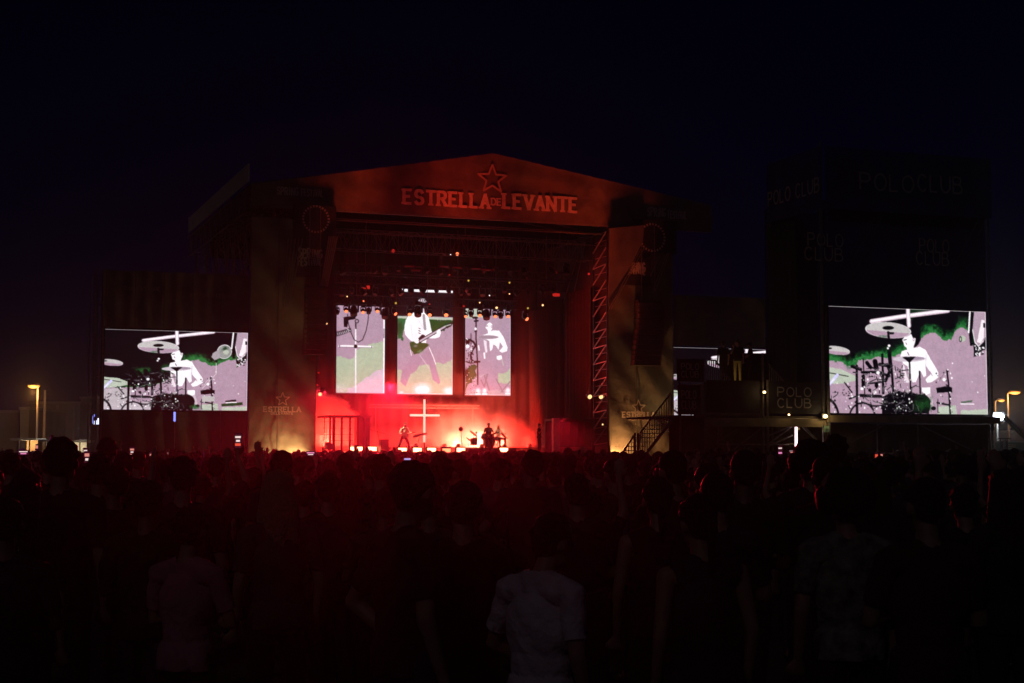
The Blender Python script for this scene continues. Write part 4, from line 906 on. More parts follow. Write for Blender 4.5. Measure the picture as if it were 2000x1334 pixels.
KITS = dict(hip=PersonKit(HIP, 'short'), bigshirt=PersonKit(dict(head=(.03, .06, 1.62), face=(.3, 1, -.1), eL=(-.30, .02, 1.15), wL=(-.20, .2, 1.02)), 'short', ratio=.4), short=PersonKit({}, 'short'), cap=PersonKit(FOLD, 'cap'), long=PersonKit(dict(face=(.35, 1, 0)), 'longwave', True), bun=PersonKit(FOLD, 'bun', True), pony=PersonKit({}, 'pony', True, 'none'),
            afro=PersonKit({}, 'afro'), twoph=PersonKit(UPPH, 'short', False, 'short'), oneph=PersonKit(ONEPH, 'short'), onephf=PersonKit(ONEPH, 'longwave', True), handup=PersonKit(HANDUP, 'short'), lowph=PersonKit(LOWPH, 'short'))
def yaw_to(a, b): d = Vector(b) - Vector(a); return math.atan2(-d.x, d.y)
STAGE_C = F1.W((4, 2, 0))

# ================================================================== ON THE STAGE
# glowing cross
VC = 6.
a, b = P(829, 780, VC), P(829, 864, VC); h0, h1 = P(800, 811, VC), P(857.5, 812, VC)
t = thing('light_cross', 'tall glowing cross standing at the centre of the stage', 'cross', (b[0], VC, ZD))
M_CROSS = mat('cross_tube', (.5, .4, .35), .4, emit=(1, .50, .38), es=1.6)
m = MB(F1); m.bar((a[0], VC, b[2]), (a[0], VC, a[2]), .065, 10); m.build('upright', M_CROSS, t, smooth=False)
m = MB(F1); m.bar((h0[0], VC - .1, h0[2]), (h1[0], VC - .1, h0[2]), .065, 10); m.build('crossbeam', M_CROSS, t)
MB(F1).bar((a[0], VC, ZD), (a[0], VC, b[2]), .04, 8).build('post', M_TRUSSD, t); MB(F1).box((a[0] - .5, VC - .4, ZD + .004), (a[0] + .5, VC + .4, ZD + .06)).build('foot', M_TRUSSD, t)

# prop cell on the left: roof, bars, side wall
V0 = 1.6; x0, x1 = P(645, 860, V0)[0], P(712, 860, V0)[0]; zt = P(680, 811, V0)[2]
t = thing('prop_cell', 'black barred cage in front of red smoke at the left of the stage', 'cage', ((x0 + x1) / 2, V0, ZD))
M_PROP = mat('prop_black', (.012, .01, .01), .6)
MB(F1).box((x0 - .15, V0 - .1, zt - .12), (x1 + .35, V0 + 2.6, zt)).build('roof', M_PROP, t)
for k, xx in enumerate((645, 653, 668, 684, 699, 711)):
    u = P(xx, 860, V0)[0]; MB(F1).box((u - (.09 if xx in (653,) else .05), V0, ZD), (u + .05, V0 + .1, zt - .12)).build('bar', M_PROP, t)
for k in range(4):
    u = x0 + (x1 - x0) * (k + .5) / 4; MB(F1).box((u - .03, V0 + 2.4, ZD), (u + .03, V0 + 2.46, zt - .12)).build('bar', M_PROP, t)
for k in range(5): zz = ZD + .35 + k * .36; MB(F1).bar((x0, V0 + 2.5, zz), (x1, V0 + 2.5, zz), .018).build('rail', M_PROP, t)
MB(F1).box((x1 + .06, V0 - .02, ZD), (x1 + .3, V0 + 2.5, zt - .12)).build('side_wall', M_PROP, t)
# prop cabin on the right
V0 = .8; x0, x1 = P(1081, 860, V0)[0], P(1160, 860, V0)[0]; zt = P(1100, 817, V0)[2]
t = thing('prop_cabin', 'dark open-fronted cabin with a red lit left edge at the right of the stage', 'cabin', ((x0 + x1) / 2, V0, ZD))
MB(F1).box((x0, V0, ZD), (x0 + .42, V0 + .25, zt)).build('front_pillar', mat('cabin_red_panel', (.38, .30, .28), .6), t)
MB(F1).box((x0 + .42, V0 + .02, zt - .14), (x1, V0 + 2.4, zt)).build('roof', M_PROP, t)
MB(F1).box((x1 - .1, V0 + .02, ZD), (x1, V0 + 2.4, zt - .14)).build('side_wall', M_PROP, t)
MB(F1).box((x0 + .42, V0 + 2.3, ZD), (x1 - .1, V0 + 2.4, zt - .14)).build('rear_wall', M_PROP, t)
for k in range(5):
    u = x0 + .7 + (x1 - x0 - .9) * k / 4; MB(F1).bar((u, V0 + .06, ZD + .3), (u, V0 + .06, zt - .14), .025).build('bar', M_TRUSSD, t)
MB(F1).box((x0 + .42, V0 + .02, ZD), (x1 - .1, V0 + .1, ZD + .35)).build('plinth', mat('cabin_plinth', (.3, .12, .1), .6), t)

# floor blinders
M_BL = mat('blinder_lens', (.3, .1, .06), .3, emit=(1, .30, .13), es=9.)
M_BLD = mat('blinder_lens_dim', (.3, .1, .06), .3, emit=(1, .22, .09), es=3.)
for i, x in enumerate((690, 702, 727, 786, 815, 843, 872, 900, 984)):
    vv = 1.2; c = P(x, 878, vv); wd = .16 if x in (690, 702) else .24; dim = x == 872; yy = {690:877, 702:877, 727:877}.get(x, 880 if dim else 879)
    zc = P(x, yy, vv)[2]
    t = thing('floor_blinder', f'bright rectangular floor lamp, {ORD[i]} from the left along the stage front', 'stage lamp', (c[0], vv, ZD), group='floor lamps along the stage front')
    MB(F1).box((c[0] - wd - .04, vv, ZD + .06), (c[0] + wd + .04, vv + .25, max(zc + .16, ZD + .36))).build('housing', M_HOUS, t)
    MB(F1).box((c[0] - wd, vv - .035, zc - .10), (c[0] + wd, vv - .006, zc + .12)).build('lens', M_BLD if dim else M_BL, t)
    m = MB(F1)
    for q in (-1, 1): m.box((c[0] + q * wd - .02, vv - .1, ZD + .002), (c[0] + q * wd + .02, vv + .3, ZD + .06))
    m.build('foot', M_HOUS, t)
c = P(690, 884, .2); t = thing('strip_light', 'low glowing light strip on the stage edge in front of the cage', 'stage lamp', (c[0], .2, ZD))
MB(F1).box((c[0] - .6, .2, ZD + .005), (c[0] + .6, .35, ZD + .09)).build('housing', M_HOUS, t); MB(F1).box((c[0] - .55, .17, ZD + .02), (c[0] + .5, .195, ZD + .08)).build('lens', M_BLD, t)
# monitor speaker
c = P(752, 880, .3); t = thing('monitor_speaker', 'black speaker box standing at the stage front left of the guitarist', 'speaker', (c[0], .3, ZD))
MB(F1).box((c[0] - .24, .3, ZD), (c[0] + .22, .8, P(752, 858, .3)[2])).build('cabinet', mat('speaker_paint', (.012, .012, .012), .5), t); MB(F1).box((c[0] - .2, .27, ZD + .06), (c[0] + .18, .297, P(752, 861, .3)[2])).build('grille', M_TRUSSD, t)
# stands
def stand(name, lab, cat, x, v, ztop_y, head, tilt=0.):
    c = P(x, 880, v); zt_ = P(x, ztop_y, v)[2]; t = thing(name, lab, cat, (c[0], v, ZD))
    m = MB(F1)
    for k in range(3): a_ = 2.1 * k + .4; m.bar((c[0], v, ZD + .18), (c[0] + .32 * math.cos(a_), v + .32 * math.sin(a_), ZD + .01), .014)
    m.build('tripod', M_TRUSSD, t); MB(F1).bar((c[0], v, ZD + .05), (c[0] + tilt, v, zt_), .018).build('pole', M_TRUSSD, t)
    head(t, Vector((c[0] + tilt, v, zt_))); return t
M_CYM = mat('cymbal_brass', (.55, .42, .22), .3, .9)
stand('boom_stand', 'microphone boom stand beside the speaker box left of the guitarist', 'mic stand', 745, 2.5, 842, lambda t, c: (MB(F1).bar(c + Vector((-.5, 0, .1)), c + Vector((.45, 0, -.15)), .016).build('boom', M_TRUSSD, t), MB(F1).ell(c + Vector((-.52, 0, .1)), (.07, .07, .06)).build('microphone', M_TRUSSD, t)), -.25)
def tray(t, c): m = MB(F1); m.bar(c + Vector((-.42, 0, -.10)), c + Vector((.42, 0, .07)), .10, 8, .06); m.build('keyboard', mat('keyboard_pale', (.5, .48, .44), .4), t)
stand('keyboard_stand', 'pale keyboard on a tilted stand between the guitarist and the cross', 'keyboard', 812, 3.6, 849, tray, .25)
stand('microphone_stand', 'thin stand with a round black head right of the cross', 'mic stand', 903, 5.5, 838, lambda t, c: MB(F1).ell(c, (.15, .12, .15)).build('microphone', M_TRUSSD, t), -.1)
stand('microphone_stand', 'mic stand in front of the singer with guitar', 'mic stand', 929, 2.2, 845, lambda t, c: MB(F1).ell(c, (.06, .09, .06)).build('microphone', M_TRUSSD, t), .05)
stand('microphone_stand', 'mic stand by the performer at the right end of the stage', 'mic stand', 1063, 3.5, 846, lambda t, c: MB(F1).ell(c, (.06, .09, .06)).build('microphone', M_TRUSSD, t), .12)
# drum kit
c = P(948, 880, 7.2); cu = c[0]; V0 = 7.2
MB_ = MB(F1).box((cu - 1.4, V0 - 1, ZD + .004), (cu + 1.7, V0 + 1.6, ZD + .3)); tag(MB_.build('drum_riser', M_DECK, None, (cu, V0, ZD)), 'low black riser under the drum kit', 'riser')
zr = ZD + .305; t = thing('drum_kit', 'pale drum kit with cymbals on stands around the blond drummer', 'drum kit', (cu, V0, zr))
M_DR = mat('drum_shell', (.5, .35, .28), .35); 
def drum(u, v, z, r, h, axis, nm):
    m = MB(F1); a_ = Vector(axis).normalized() * h / 2; m.bar(Vector((u, v, z)) - a_, Vector((u, v, z)) + a_, r, 18); d = m.build(nm, M_DR, t)
    m = MB(F1); m.bar(Vector((u, v, z)) - a_ * 1.06, Vector((u, v, z)) - a_ * .94, r * 1.05, 18); m.build('rim', M_TRUSS, d)
drum(cu + .2, V0 - .1, zr + .32, .32, .45, (0, 1, 0), 'bass_drum'); drum(cu - .1, V0, zr + .72, .16, .22, (.2, .3, 1), 'tom'); drum(cu + .4, V0, zr + .74, .17, .22, (-.2, .3, 1), 'tom'); drum(cu - .65, V0 + .3, zr + .4, .23, .4, (0, .1, 1), 'floor_tom'); drum(cu + .75, V0 + .35, zr + .6, .19, .16, (0, .2, 1), 'snare')
for (x, y, r) in ((925, 847, .30), (944, 858, .24), (985, 852, .26), (915, 858, .2)):
    q = Vector(P(x, y, V0)); d = MB(F1).bar((q.x, V0, zr), (q.x, V0, q.z), .014).build('cymbal_stand', M_TRUSS, t); MB(F1).bar(q, q + Vector((.03, 0, .035)), r, 18, .04).build('cymbal', M_CYM, d)
# performers
def mk_guitar(par, o3, body_m):
    """guitar in the holder's own axes (facing +Y)"""
    ORIG[par.name] = (0, 0, 0)
    m = MB(F0); ng = 18; outl = []
    for k in range(ng):
        a_ = 2 * math.pi * k / ng; r = .17 + .05 * math.cos(2 * a_) + .02 * math.cos(a_ * 3); outl.append((o3[0] + r * math.cos(a_ + .35) * 1.15, o3[2] + r * math.sin(a_ + .35) * .95))
    m.prism(outl, o3[1], o3[1] + .045)
    return m
POSE_G1 = dict(pelvis=(0, 0, .93), chest=(-.02, .06, 1.24), neck=(-.02, .09, 1.43), head=(0, .15, 1.60), face=(.5, .9, -.2), sL=(-.2, .07, 1.38), sR=(.18, .07, 1.38), eL=(-.32, .08, 1.15), wL=(-.42, .26, 1.12), handL=(.2, .6, .4), palmL=(.5, 0, .8), eR=(.30, .02, 1.12), wR=(.14, .22, 1.02), handR=(-.8, .2, -.4), palmR=(0, -1, 0),
               hL=(-.1, 0, .9), kL=(-.24, .10, .50), aL=(-.36, .02, .09), hR=(.1, 0, .9), kR=(.26, -.02, .50), aR=(.42, -.12, .09))
POSE_G2 = dict(chest=(0, .03, 1.26), head=(0, .06, 1.62), face=(0, 1, 0), eL=(-.32, .02, 1.15), wL=(-.38, .24, 1.14), handL=(.2, .6, .4), palmL=(.5, 0, .8), eR=(.28, .0, 1.12), wR=(.12, .20, 1.04), handR=(-.8, .2, -.4), palmR=(0, -1, 0), kL=(-.16, .06, .50), aL=(-.2, 0, .09), kR=(.16, .05, .5), aR=(.22, -.02, .09))
POSE_DR = dict(pelvis=(0, 0, .62), chest=(0, .03, .94), neck=(0, .04, 1.12), head=(0, .07, 1.30), sL=(-.185, .02, 1.07), sR=(.185, .02, 1.07), eL=(-.32, .12, .85), wL=(-.22, .36, .88), handL=(.3, 1, .1), palmL=(0, 0, -1), eR=(.33, .1, .88), wR=(.25, .34, 1.0), handR=(-.2, 1, .5), palmR=(0, 0, -1), hL=(-.1, 0, .6), kL=(-.22, .42, .56), aL=(-.22, .46, .12), hR=(.1, 0, .6), kR=(.22, .42, .56), aR=(.22, .46, .12))
POSE_SG = dict(eR=(.26, .10, 1.18), wR=(.10, .24, 1.42), handR=(-.3, .3, .8), palmR=(-.3, -1, 0), eL=(-.27, 0, 1.13), wL=(-.25, .12, .92), kL=(-.13, .05, .5), aL=(-.16, 0, .09))
def performer(kit, x, v, z, yaw, lab, hgt, guitar=None, **kw):
    c = P(x, 870, v); return kit.place(F1.W((c[0], v, z)), TH + yaw, lab, hgt, **kw)
FACE = math.pi
k1 = PersonKit(POSE_G1, 'short', False, 'long'); k2 = PersonKit(POSE_G2, 'short', False, 'short'); k3 = PersonKit(POSE_DR, 'longwave', True, 'short'); k4 = PersonKit(POSE_SG, 'short', False, 'short')
pg1 = performer(k1, 789, 3, ZD, FACE + .25, 'guitarist in a pale shirt with legs wide apart left of the cross', 1.78, shirt=SH_CREAM, trousers=TR[0], hair=HAIRB)
pg2 = performer(k2, 954, 2.6, ZD, FACE, 'singer in dark clothes with guitar in front of the drum kit', 1.76, shirt=SH[6], trousers=TR[0])
pdr = performer(k3, 973, 8.1, zr, FACE + .3, 'blond drummer seated behind the drum kit', 1.75, shirt=SH_CREAM, trousers=TR[0], hair=HAIRL)
psg = performer(k4, 1053, 3.2, ZD, FACE + .9, 'performer in dark clothes at the right end of the stage', 1.74, shirt=SH[0], trousers=TR[0])
c = P(973, 870, 8.1); t = thing('drum_stool', 'round stool under the drummer', 'stool', (c[0], 8.1, zr)); MB(F1).bar((c[0], 8.1, zr + .42), (c[0], 8.1, zr + .52), .19, 14).build('seat', M_TRUSSD, t)
for k in range(3): MB(F1).bar((c[0], 8.1, zr + .42), (c[0] + .25 * math.cos(k * 2.1), 8.1 + .25 * math.sin(k * 2.1), zr), .018).build('leg', M_TRUSSD, t)
for pp, kk, gm, gl in ((pg1, k1, mat('guitar_pale', (.5, .4, .3), .3), 'pale electric guitar held by the guitarist in the pale shirt'), (pg2, k2, mat('guitar_dark', (.12, .03, .02), .3), 'dark guitar held by the singer in front of the drum kit')):
    o = bpy.data.objects.new('electric_guitar', None); COL.objects.link(o); o.location = pp.location; o.rotation_euler = pp.rotation_euler; tag(o, gl, 'guitar'); ORIG[o.name] = (0, 0, 0)
    yg = kk.J['chest'][1] + .14; m = mk_guitar(o, (.06, yg, 1.02), gm); m.build('body', gm, o)
    p0 = (-.06, yg + .03, 1.06); p1 = (-.46, yg + .05, 1.17); MB(F0).bar(p0, p1, .026, 6).build('neck', M_WOOD, o); MB(F0).bar(p1, lerp(p0, p1, 1.32), .035, 6, .03).build('headstock', M_WOOD, o)

# ---- smoke: real scattering volumes
def smoke(name, lab, lo, hi, dens, body):
    m = MB(F1); m.box(lo, hi); o = m.build(name, bpy.data.materials.new(name), None, tuple((lo[i] + hi[i]) / 2 if i < 2 else lo[i] for i in range(3)))
    tag(o, lab, 'smoke', kind='stuff'); mt = o.data.materials[0]; mt.use_nodes = True; n = mt.node_tree; n.nodes.clear(); L = n.links.new
    out_ = n.nodes.new('ShaderNodeOutputMaterial'); pv = n.nodes.new('ShaderNodeVolumePrincipled'); pv.inputs['Color'].default_value = (.95, .93, .92, 1); pv.inputs['Anisotropy'].default_value = .15
    tc = n.nodes.new('ShaderNodeTexCoord'); sx = n.nodes.new('ShaderNodeSeparateXYZ'); L(tc.outputs['Object'], sx.inputs[0])
    def math_(op, a_, b_=None, clamp=False):
        q = n.nodes.new('ShaderNodeMath'); q.operation = op; q.use_clamp = clamp
        for i, z in enumerate((a_, b_)):
            if z is None: continue
            if isinstance(z, (int, float)): q.inputs[i].default_value = z
            else: L(z, q.inputs[i])
        return q.outputs[0]
    def noise(sc, det=4, rough=.55):
        q = n.nodes.new('ShaderNodeTexNoise'); q.inputs['Scale'].default_value = sc; q.inputs['Detail'].default_value = det; q.inputs['Roughness'].default_value = rough; L(tc.outputs['Object'], q.inputs['Vector']); return q.outputs[0]
    d = body(sx, math_, noise); L(math_('MULTIPLY', d, dens), pv.inputs['Density']); L(pv.outputs[0], out_.inputs['Volume']); return o
def body_left(s, M_, nz):      # heap that slopes down to the right, cauliflower edge
    x, y, z = s.outputs
    top = M_('SUBTRACT', 3.55, M_('MULTIPLY', M_('POWER', M_('ADD', M_('MULTIPLY', x, .28), .42, True), 2.), 1.9))
    e = M_('ADD', M_('SUBTRACT', top, z), M_('MULTIPLY', M_('SUBTRACT', nz(1.1, 5, .6), .5), 2.2))
    side = M_('MULTIPLY', M_('SUBTRACT', 1.9, x), 2.5, True)
    return M_('MULTIPLY', M_('MULTIPLY', e, 3., True), side)
def body_main(s, M_, nz):
    x, y, z = s.outputs
    hump = M_('MULTIPLY', M_('SUBTRACT', 1., M_('POWER', M_('MULTIPLY', M_('SUBTRACT', x, 1.5), .165), 2.)), 2.7)
    e = M_('ADD', M_('SUBTRACT', hump, z), M_('MULTIPLY', M_('SUBTRACT', nz(.5, 7, .66), .5), 5.4))
    low_ = M_('MULTIPLY', M_('SUBTRACT', M_('ADD', .5, M_('MULTIPLY', nz(.7, 5, .6), 1.6)), z), .5, True)
    return M_('ADD', M_('MULTIPLY', M_('MULTIPLY', e, .33, True), M_('ADD', .05, M_('POWER', nz(1.2, 5, .62), 1.5))), M_('MULTIPLY', low_, .35))
uL = U_L + .35; uC = P(722, 870, 4)[0]
smoke('smoke_plume', 'thick red lit smoke heap behind the cage at the left of the stage', (uL, 4.4, ZD + .01), (uC, 7.2, ZD + 4.2), 2.2, body_left)
uA = P(725, 870, 7)[0]; uB = P(1085, 870, 7)[0]
smoke('stage_smoke', 'glowing red and cream stage smoke drifting behind the drummer and cross', (uA, 7.3, ZD + .35), (uB, 12.4, ZD + 4.2), .75, body_main)

# ---- stage light
RED = (1, .017, .009); REDO = (1, .085, .022)
def fixture(fr, p, tg, e, col, size, lab, mm, s=.2, radius=.12):
    p = Vector(p); d = (Vector(tg) - p).normalized()
    t = thing('flood_lamp', lab, 'stage lamp', tuple(p), fr)
    m = MB(fr); m.bar(p - d * s * 1.4, p, s * .6, 10, s); m.build('housing', M_HOUS, t); MB(fr).disc(p, d, s * .85, 12, .02).build('lens', mm, t)
    spot('stage_light', fr, p + d * .12, tg, e, col, size, .7, radius)
    return t
for i, (x, v, e, col) in enumerate(((750, 8.8, 5500, RED), (812, 8.8, 6500, RED), (868, 9.0, 11000, RED), (895, 8.3, 34000, (1, .06, .03)), (940, 8.2, 46000, (1, .13, .07)), (985, 8.3, 36000, (1, .055, .028)), (1035, 9.0, 11000, RED))):
    c = P(x, 880, v); fixture(F1, (c[0], v, ZD + .45), (c[0] - .2, v + 3., ZD + 1.5), e * .5, col, 118, f'red flood lamp hidden in the stage smoke, {ORD[i]} from the left', M_L_OFF, .15, .3)
c = P(650, 880, 3.6); fixture(F1, (c[0] - .2, 3.6, ZD + .3), (c[0] + .2, 5.6, ZD + 2.4), 16000, RED, 140, 'red flood lamp on the floor behind the cage, nearer the curtain', M_L_OFF, .15, .25)
c = P(700, 880, 3.6); fixture(F1, (c[0], 3.6, ZD + .3), (c[0] - .3, 5.6, ZD + 2.4), 16000, RED, 140, 'red flood lamp on the floor behind the cage, nearer the guitarist', M_L_OFF, .15, .25)
# ---- light on the house: fascia, scrims, tower
def gfix(x, v, z, tg, e, col, size, lab, fr=F1, mm=None):
    c = fr.pt(x, 880, v); fixture(fr, (c[0], v, z), (c[0] + tg[0], tg[1], tg[2]), e, col, size, lab, mm or M_L_OFF, .2, .9)
FO = (1, .11, .02)
for i, (x, dx, zz, e, col, size, v) in enumerate(((700, .2, 2.4, 900, (1, .13, .03), 17, -4.5), (735, .3, 2.6, 700, (1, .10, .02), 10, -4.5), (850, .5, 1.4, 1700, (1, .04, .015), 34, -6), (960, .3, 3.2, 900, (1, .10, .03), 20, -5), (1000, .8, 1.0, 1500, (1, .04, .015), 34, -6), (1080, .1, 2.8, 650, (1, .16, .03), 8, -4.5), (1160, .9, 2.2, 1300, (1, .10, .025), 22, -5), (1250, .9, 1.2, 500, (1, .14, .04), 20, -5))):
    gfix(x, v, .9, (dx, -.36, Z_FB + zz), e * (3.4 if size > 30 else 13.), (col[0], col[1] * .62, col[2] * .6), size, f'unseen red uplight added on the pit floor for the gable banner, {ORD[i]} from the left')  # unseen uplights, put in the pit to brighten the gable
c = P(632, 640, 3); fixture(F1, (c[0], 3, 8.), (U_R, 1.0, 9.), 14000, (1, .02, .008), 40, 'unseen red spot lamp added at the left wing to light the zigzag tower', M_L_OFF, .2)  # added lamp that reddens the zigzag tower from across the stage
c = P(760, 880, .6); spot('stage_light', F1, (c[0], 2.2, 13.2), (P(789, 860, 3)[0], 3, ZD + 1.2), 15000, (1, .8, .5), 9, .5)
spot('stage_light', F1, (c[0] + 7, 1.8, 13.2), (P(957, 860, 2.6)[0], 2.6, ZD + 1.2), 5000, (1, .6, .4), 8, .5)
spot('stage_light', F1, (c[0] + 8, 1.8, 13.2), (P(973, 850, 8.)[0], 8.1, ZD + 1.4), 4500, (1, .75, .45), 6, .5)
spot('stage_light', F1, (c[0] + 6, 1.8, 13.2), (P(1086, 850, .8)[0], .8, ZD + 1.2), 6000, (1, .03, .015), 9, .5)
# warm work lights at the foot of both scrims
WARM = (1, .60, .20); WARM2 = (1, .42, .12)
M_L_WORK = mat('work_lens', (.3, .2, .1), .3, emit=(1, .6, .25), es=3.)
c = P(600, 884, -1.5); fixture(F1, (c[0] - .1, -1.15, .9), (c[0] - .6, -.5, 1.5), 900, WARM, 128, 'work lamp on the ground at the foot of the left scrim', M_L_WORK, .14)
c = P(540, 884, -1.5); fixture(F1, (c[0], -1.1, .8), (c[0] + .4, -.5, 1.2), 480, WARM, 128, 'low work lamp on the ground at the left scrim, nearer the screen tower', M_L_WORK, .12)
c = P(1200, 884, -1.3); fixture(F1, (c[0] + .15, -1.15, 1.0), (c[0] + .6, -.5, 1.7), 1800, WARM2, 128, 'work lamp on the ground at the foot of the right scrim', M_L_WORK, .14)
c = P(1290, 880, -2.2); fixture(F1, (c[0] + .6, -2.2, 3.0), (c[0] + .5, -.4, 5.4), 110, WARM, 60, 'dim work lamp behind the stair pointing up the right scrim', M_L_OFF, .12)
c = P(560, 620, -2.4); spot('stage_light', F1, (c[0] + .6, -2.6, 6.2), (c[0] + .5, -1.0, 10.5), 130, (1, .5, .16), 75, 1.)  # extra spot without a fixture, added to brighten the slanted poles
spot('stage_light', F1, (P(1205, 640, -2.4)[0], -2.6, 7.), (P(1222, 540, -1)[0], -1.0, 11.5), 170, (1, .20, .06), 70, 1.)  # extra spot without a fixture, added for the tapering cloth

# ================================================================== SCREEN TOWER AND PLATFORM ON THE RIGHT (frame F2)
Q = F2.pt
UE = Q(1946, 600)[0]; zF0, zF1 = Q(1700, 412)[2], Q(1700, 292)[2]
t = thing('screen_tower', 'tall nearly black tower around the largest screen at the far right', 'tower', (UE / 2, 1, 0), F2)
for uu in (0., UE - .1):
    for vv in (0.3, 4.2): MB(F2).bar((uu, vv, 0), (uu, vv, zF1 + .1), .05, 6).build('standard', M_STEEL, t)
MB(F2).bar((0, .2, 0), (0, .2, zF1 + .2), .045, 6).build('standard', M_STEEL, t)
m = MB(F2); m.sheet(lambda a, b: (.12 + (UE - .2) * a, .05 + .02 * math.sin(a * 40 + b * 5), zF0 + (zF1 - zF0) * b), 60, 6); m.build('fascia_cloth', M_NAVY, t, smooth=True)
m = MB(F2); word('POLO', 1680, 371, 1784, 374, 27, 3.2, m, gap=.36, v=.0, fr=F2); word('CLUB', 1793, 374, 1879, 377, 27, 3.2, m, gap=.36, v=.0, fr=F2); m.build('lettering', M_PRINTD, t)
m = MB(F2); m.sheet(lambda a, b: (-.06 - .02 * math.sin(a * 20), .1 + 4.2 * a, zF0 - .0 + (zF1 - zF0) * b), 30, 4); m.build('side_cloth', M_NAVY, t, smooth=True)
m = MB(F2); v_a = F2.ptu(1600, 360, -.1)[1]; v_b = F2.ptu(1500, 385, -.1)[1]; zz = F2.ptu(1550, 388, -.1)[2]
lettering(m, 'POLO CLUB', 0, abs(v_b - v_a), zz, .55, .075, lambda x, z, k: (-.1 - .0006 * k, v_b - x, z), gap=.36); m.build('lettering', M_PRINTD, t)
m = MB(F2); m.sheet(lambda a, b: (-.12 + .12 * math.sin(a * 34 + 3 * (1 - b)) + .05 * math.sin(a * 71), 2.1 + 2.3 * a * (1 - .15 * math.sin(b * 3)), 4.2 + (zF0 - 4.4) * b), 70, 24); m.build('hanging_curtain', mat('curtain_black', (.03, .03, .032), .85), t, smooth=True)
MB(F2).box((.0, .5, zF0 - 4.1), (UE - .1, .56, zF0 + .4)).build('inner_cloth', M_NAVY, t)
for (xa, ya, xb, yb) in ((1722, 425, 1665, 540), (1708, 425, 1662, 515), (1700, 430, 1660, 495), (1925, 430, 1870, 540), (1910, 430, 1866, 515)): MB(F2).bar(Q(xa, ya, -.1), Q(xb, yb, -.2), .02).build('pole', M_STEEL, t)
for (x0, x1, y0, y1) in ((1572, 1646, 480, 508), (1790, 1853, 492, 517)):
    m = MB(F2); word('POLO', x0 + 6, y0, x1, y0 + 1, 21, 2.5, m, gap=.36, v=.2 if x0 < 1600 else .4, fr=F2); word('CLUB', x0, y1, x1, y1 + 1, 21, 2.5, m, gap=.36, v=.2 if x0 < 1600 else .4, fr=F2); m.build('lettering', M_PRINTD, t)
zb0, zb1 = Q(1780, 826)[2], Q(1780, 811)[2]
MB(F2).box((-.05, -.12, zb0), (UE, .3, zb1 - .03)).build('beam', mat('beam_wood', (.20, .16, .11), .7, var=.3, scale=2), t)
m = MB(F2); m.sheet(lambda a, b: (.05 + (UE - .1) * a, .5 + .03 * math.sin(a * 60), .1 + (zb0 - .15) * b), 60, 2); m.build('skirt_cloth', mat('skirt_brown', (.06, .052, .042), .9, var=.3, scale=1.2, bump=.4), t)
for xx in (1722, 1802, 1940): u = Q(xx, 850)[0]; MB(F2).bar((u, .3, 0), (u, .3, zb0), .035, 6).build('standard', M_STEEL, t)
for (xa, ya, xb, yb) in ((1622, 884, 1725, 832), (1900, 880, 1800, 832)): MB(F2).bar(Q(xa, ya, .2), Q(xb, yb, .2), .03).build('brace', M_STEEL, t)

MB(F2).box((Q(1497, 700, 4.6)[0], 4.6, zF0 - 9), (5., 4.66, zF0 + .6)).build('inner_cloth', M_NAVY, t)
# ---- platform with banners, scaffold and stair
zk = Q(1480, 812)[2]; UL = Q(1322, 800)[0]; ztp = Q(1480, 745)[2]
t = thing('scaffold_platform', 'scaffold platform with banner railings left of the largest screen', 'platform', (UL / 2, 2, 0), F2)
MB(F2).box((UL, 0, zk - .08), (-.1, 4.5, zk)).build('deck', M_WOOD, t)
MB(F2).box((Q(1376, 812)[0], -.1, zk - .42), (-.1, -.02, zk - .1)).build('edge_beam', mat('beam_wood', (.20, .16, .11), .7), t)
for xx, r, top in ((1327, .05, 735), (1376, .06, 745), (1489, .05, 690), (1498, .05, 742), (1606, .05, 742), (1617, .07, 742)):
    u = Q(xx, 800)[0]; MB(F2).bar((u, -.06, 0), (u, -.06, Q(xx, top)[2]), r, 6).build('standard', M_STEEL, t)
for xx in (1400, 1440, 1530): u = Q(xx, 800)[0]; MB(F2).bar((u, 1.6, 0), (u, 1.6, zk - .08), .045, 6).build('standard', M_STEEL, t)
for (xa, ya, xb, yb) in ((1500, 868, 1548, 832), (1500, 852, 1560, 825), (1560, 826, 1612, 878), (1565, 826, 1618, 884), (1380, 880, 1440, 835), (1425, 885, 1486, 836), (1548, 850, 1500, 872)): MB(F2).bar(Q(xa, ya, .2), Q(xb, yb, .2), .035, 6).build('brace', M_STEEL, t)
for yy in (830, 868): MB(F2).bar(Q(1378, yy, .4), Q(1612, yy + .5, .4), .03, 6).build('ledger', M_STEEL, t)
m = MB(F2); a_, b_ = Q(1330, 880, 4.4), Q(1612, 880, 4.4); m.sheet(lambda a, b: (a_[0] + (b_[0] - a_[0]) * a, 4.4 + .04 * math.sin(a * 70), .1 + (zk - .3) * b), 60, 2); m.build('rear_cloth', mat('skirt_brown', (.06, .052, .042), .9), t)
MB(F2).box((Q(1308, 850, .25)[0], .25, .1), (Q(1376, 850, .25)[0], .3, zk - .05)).build('side_skirt', mat('skirt_brown', (.06, .052, .042), .9), t)
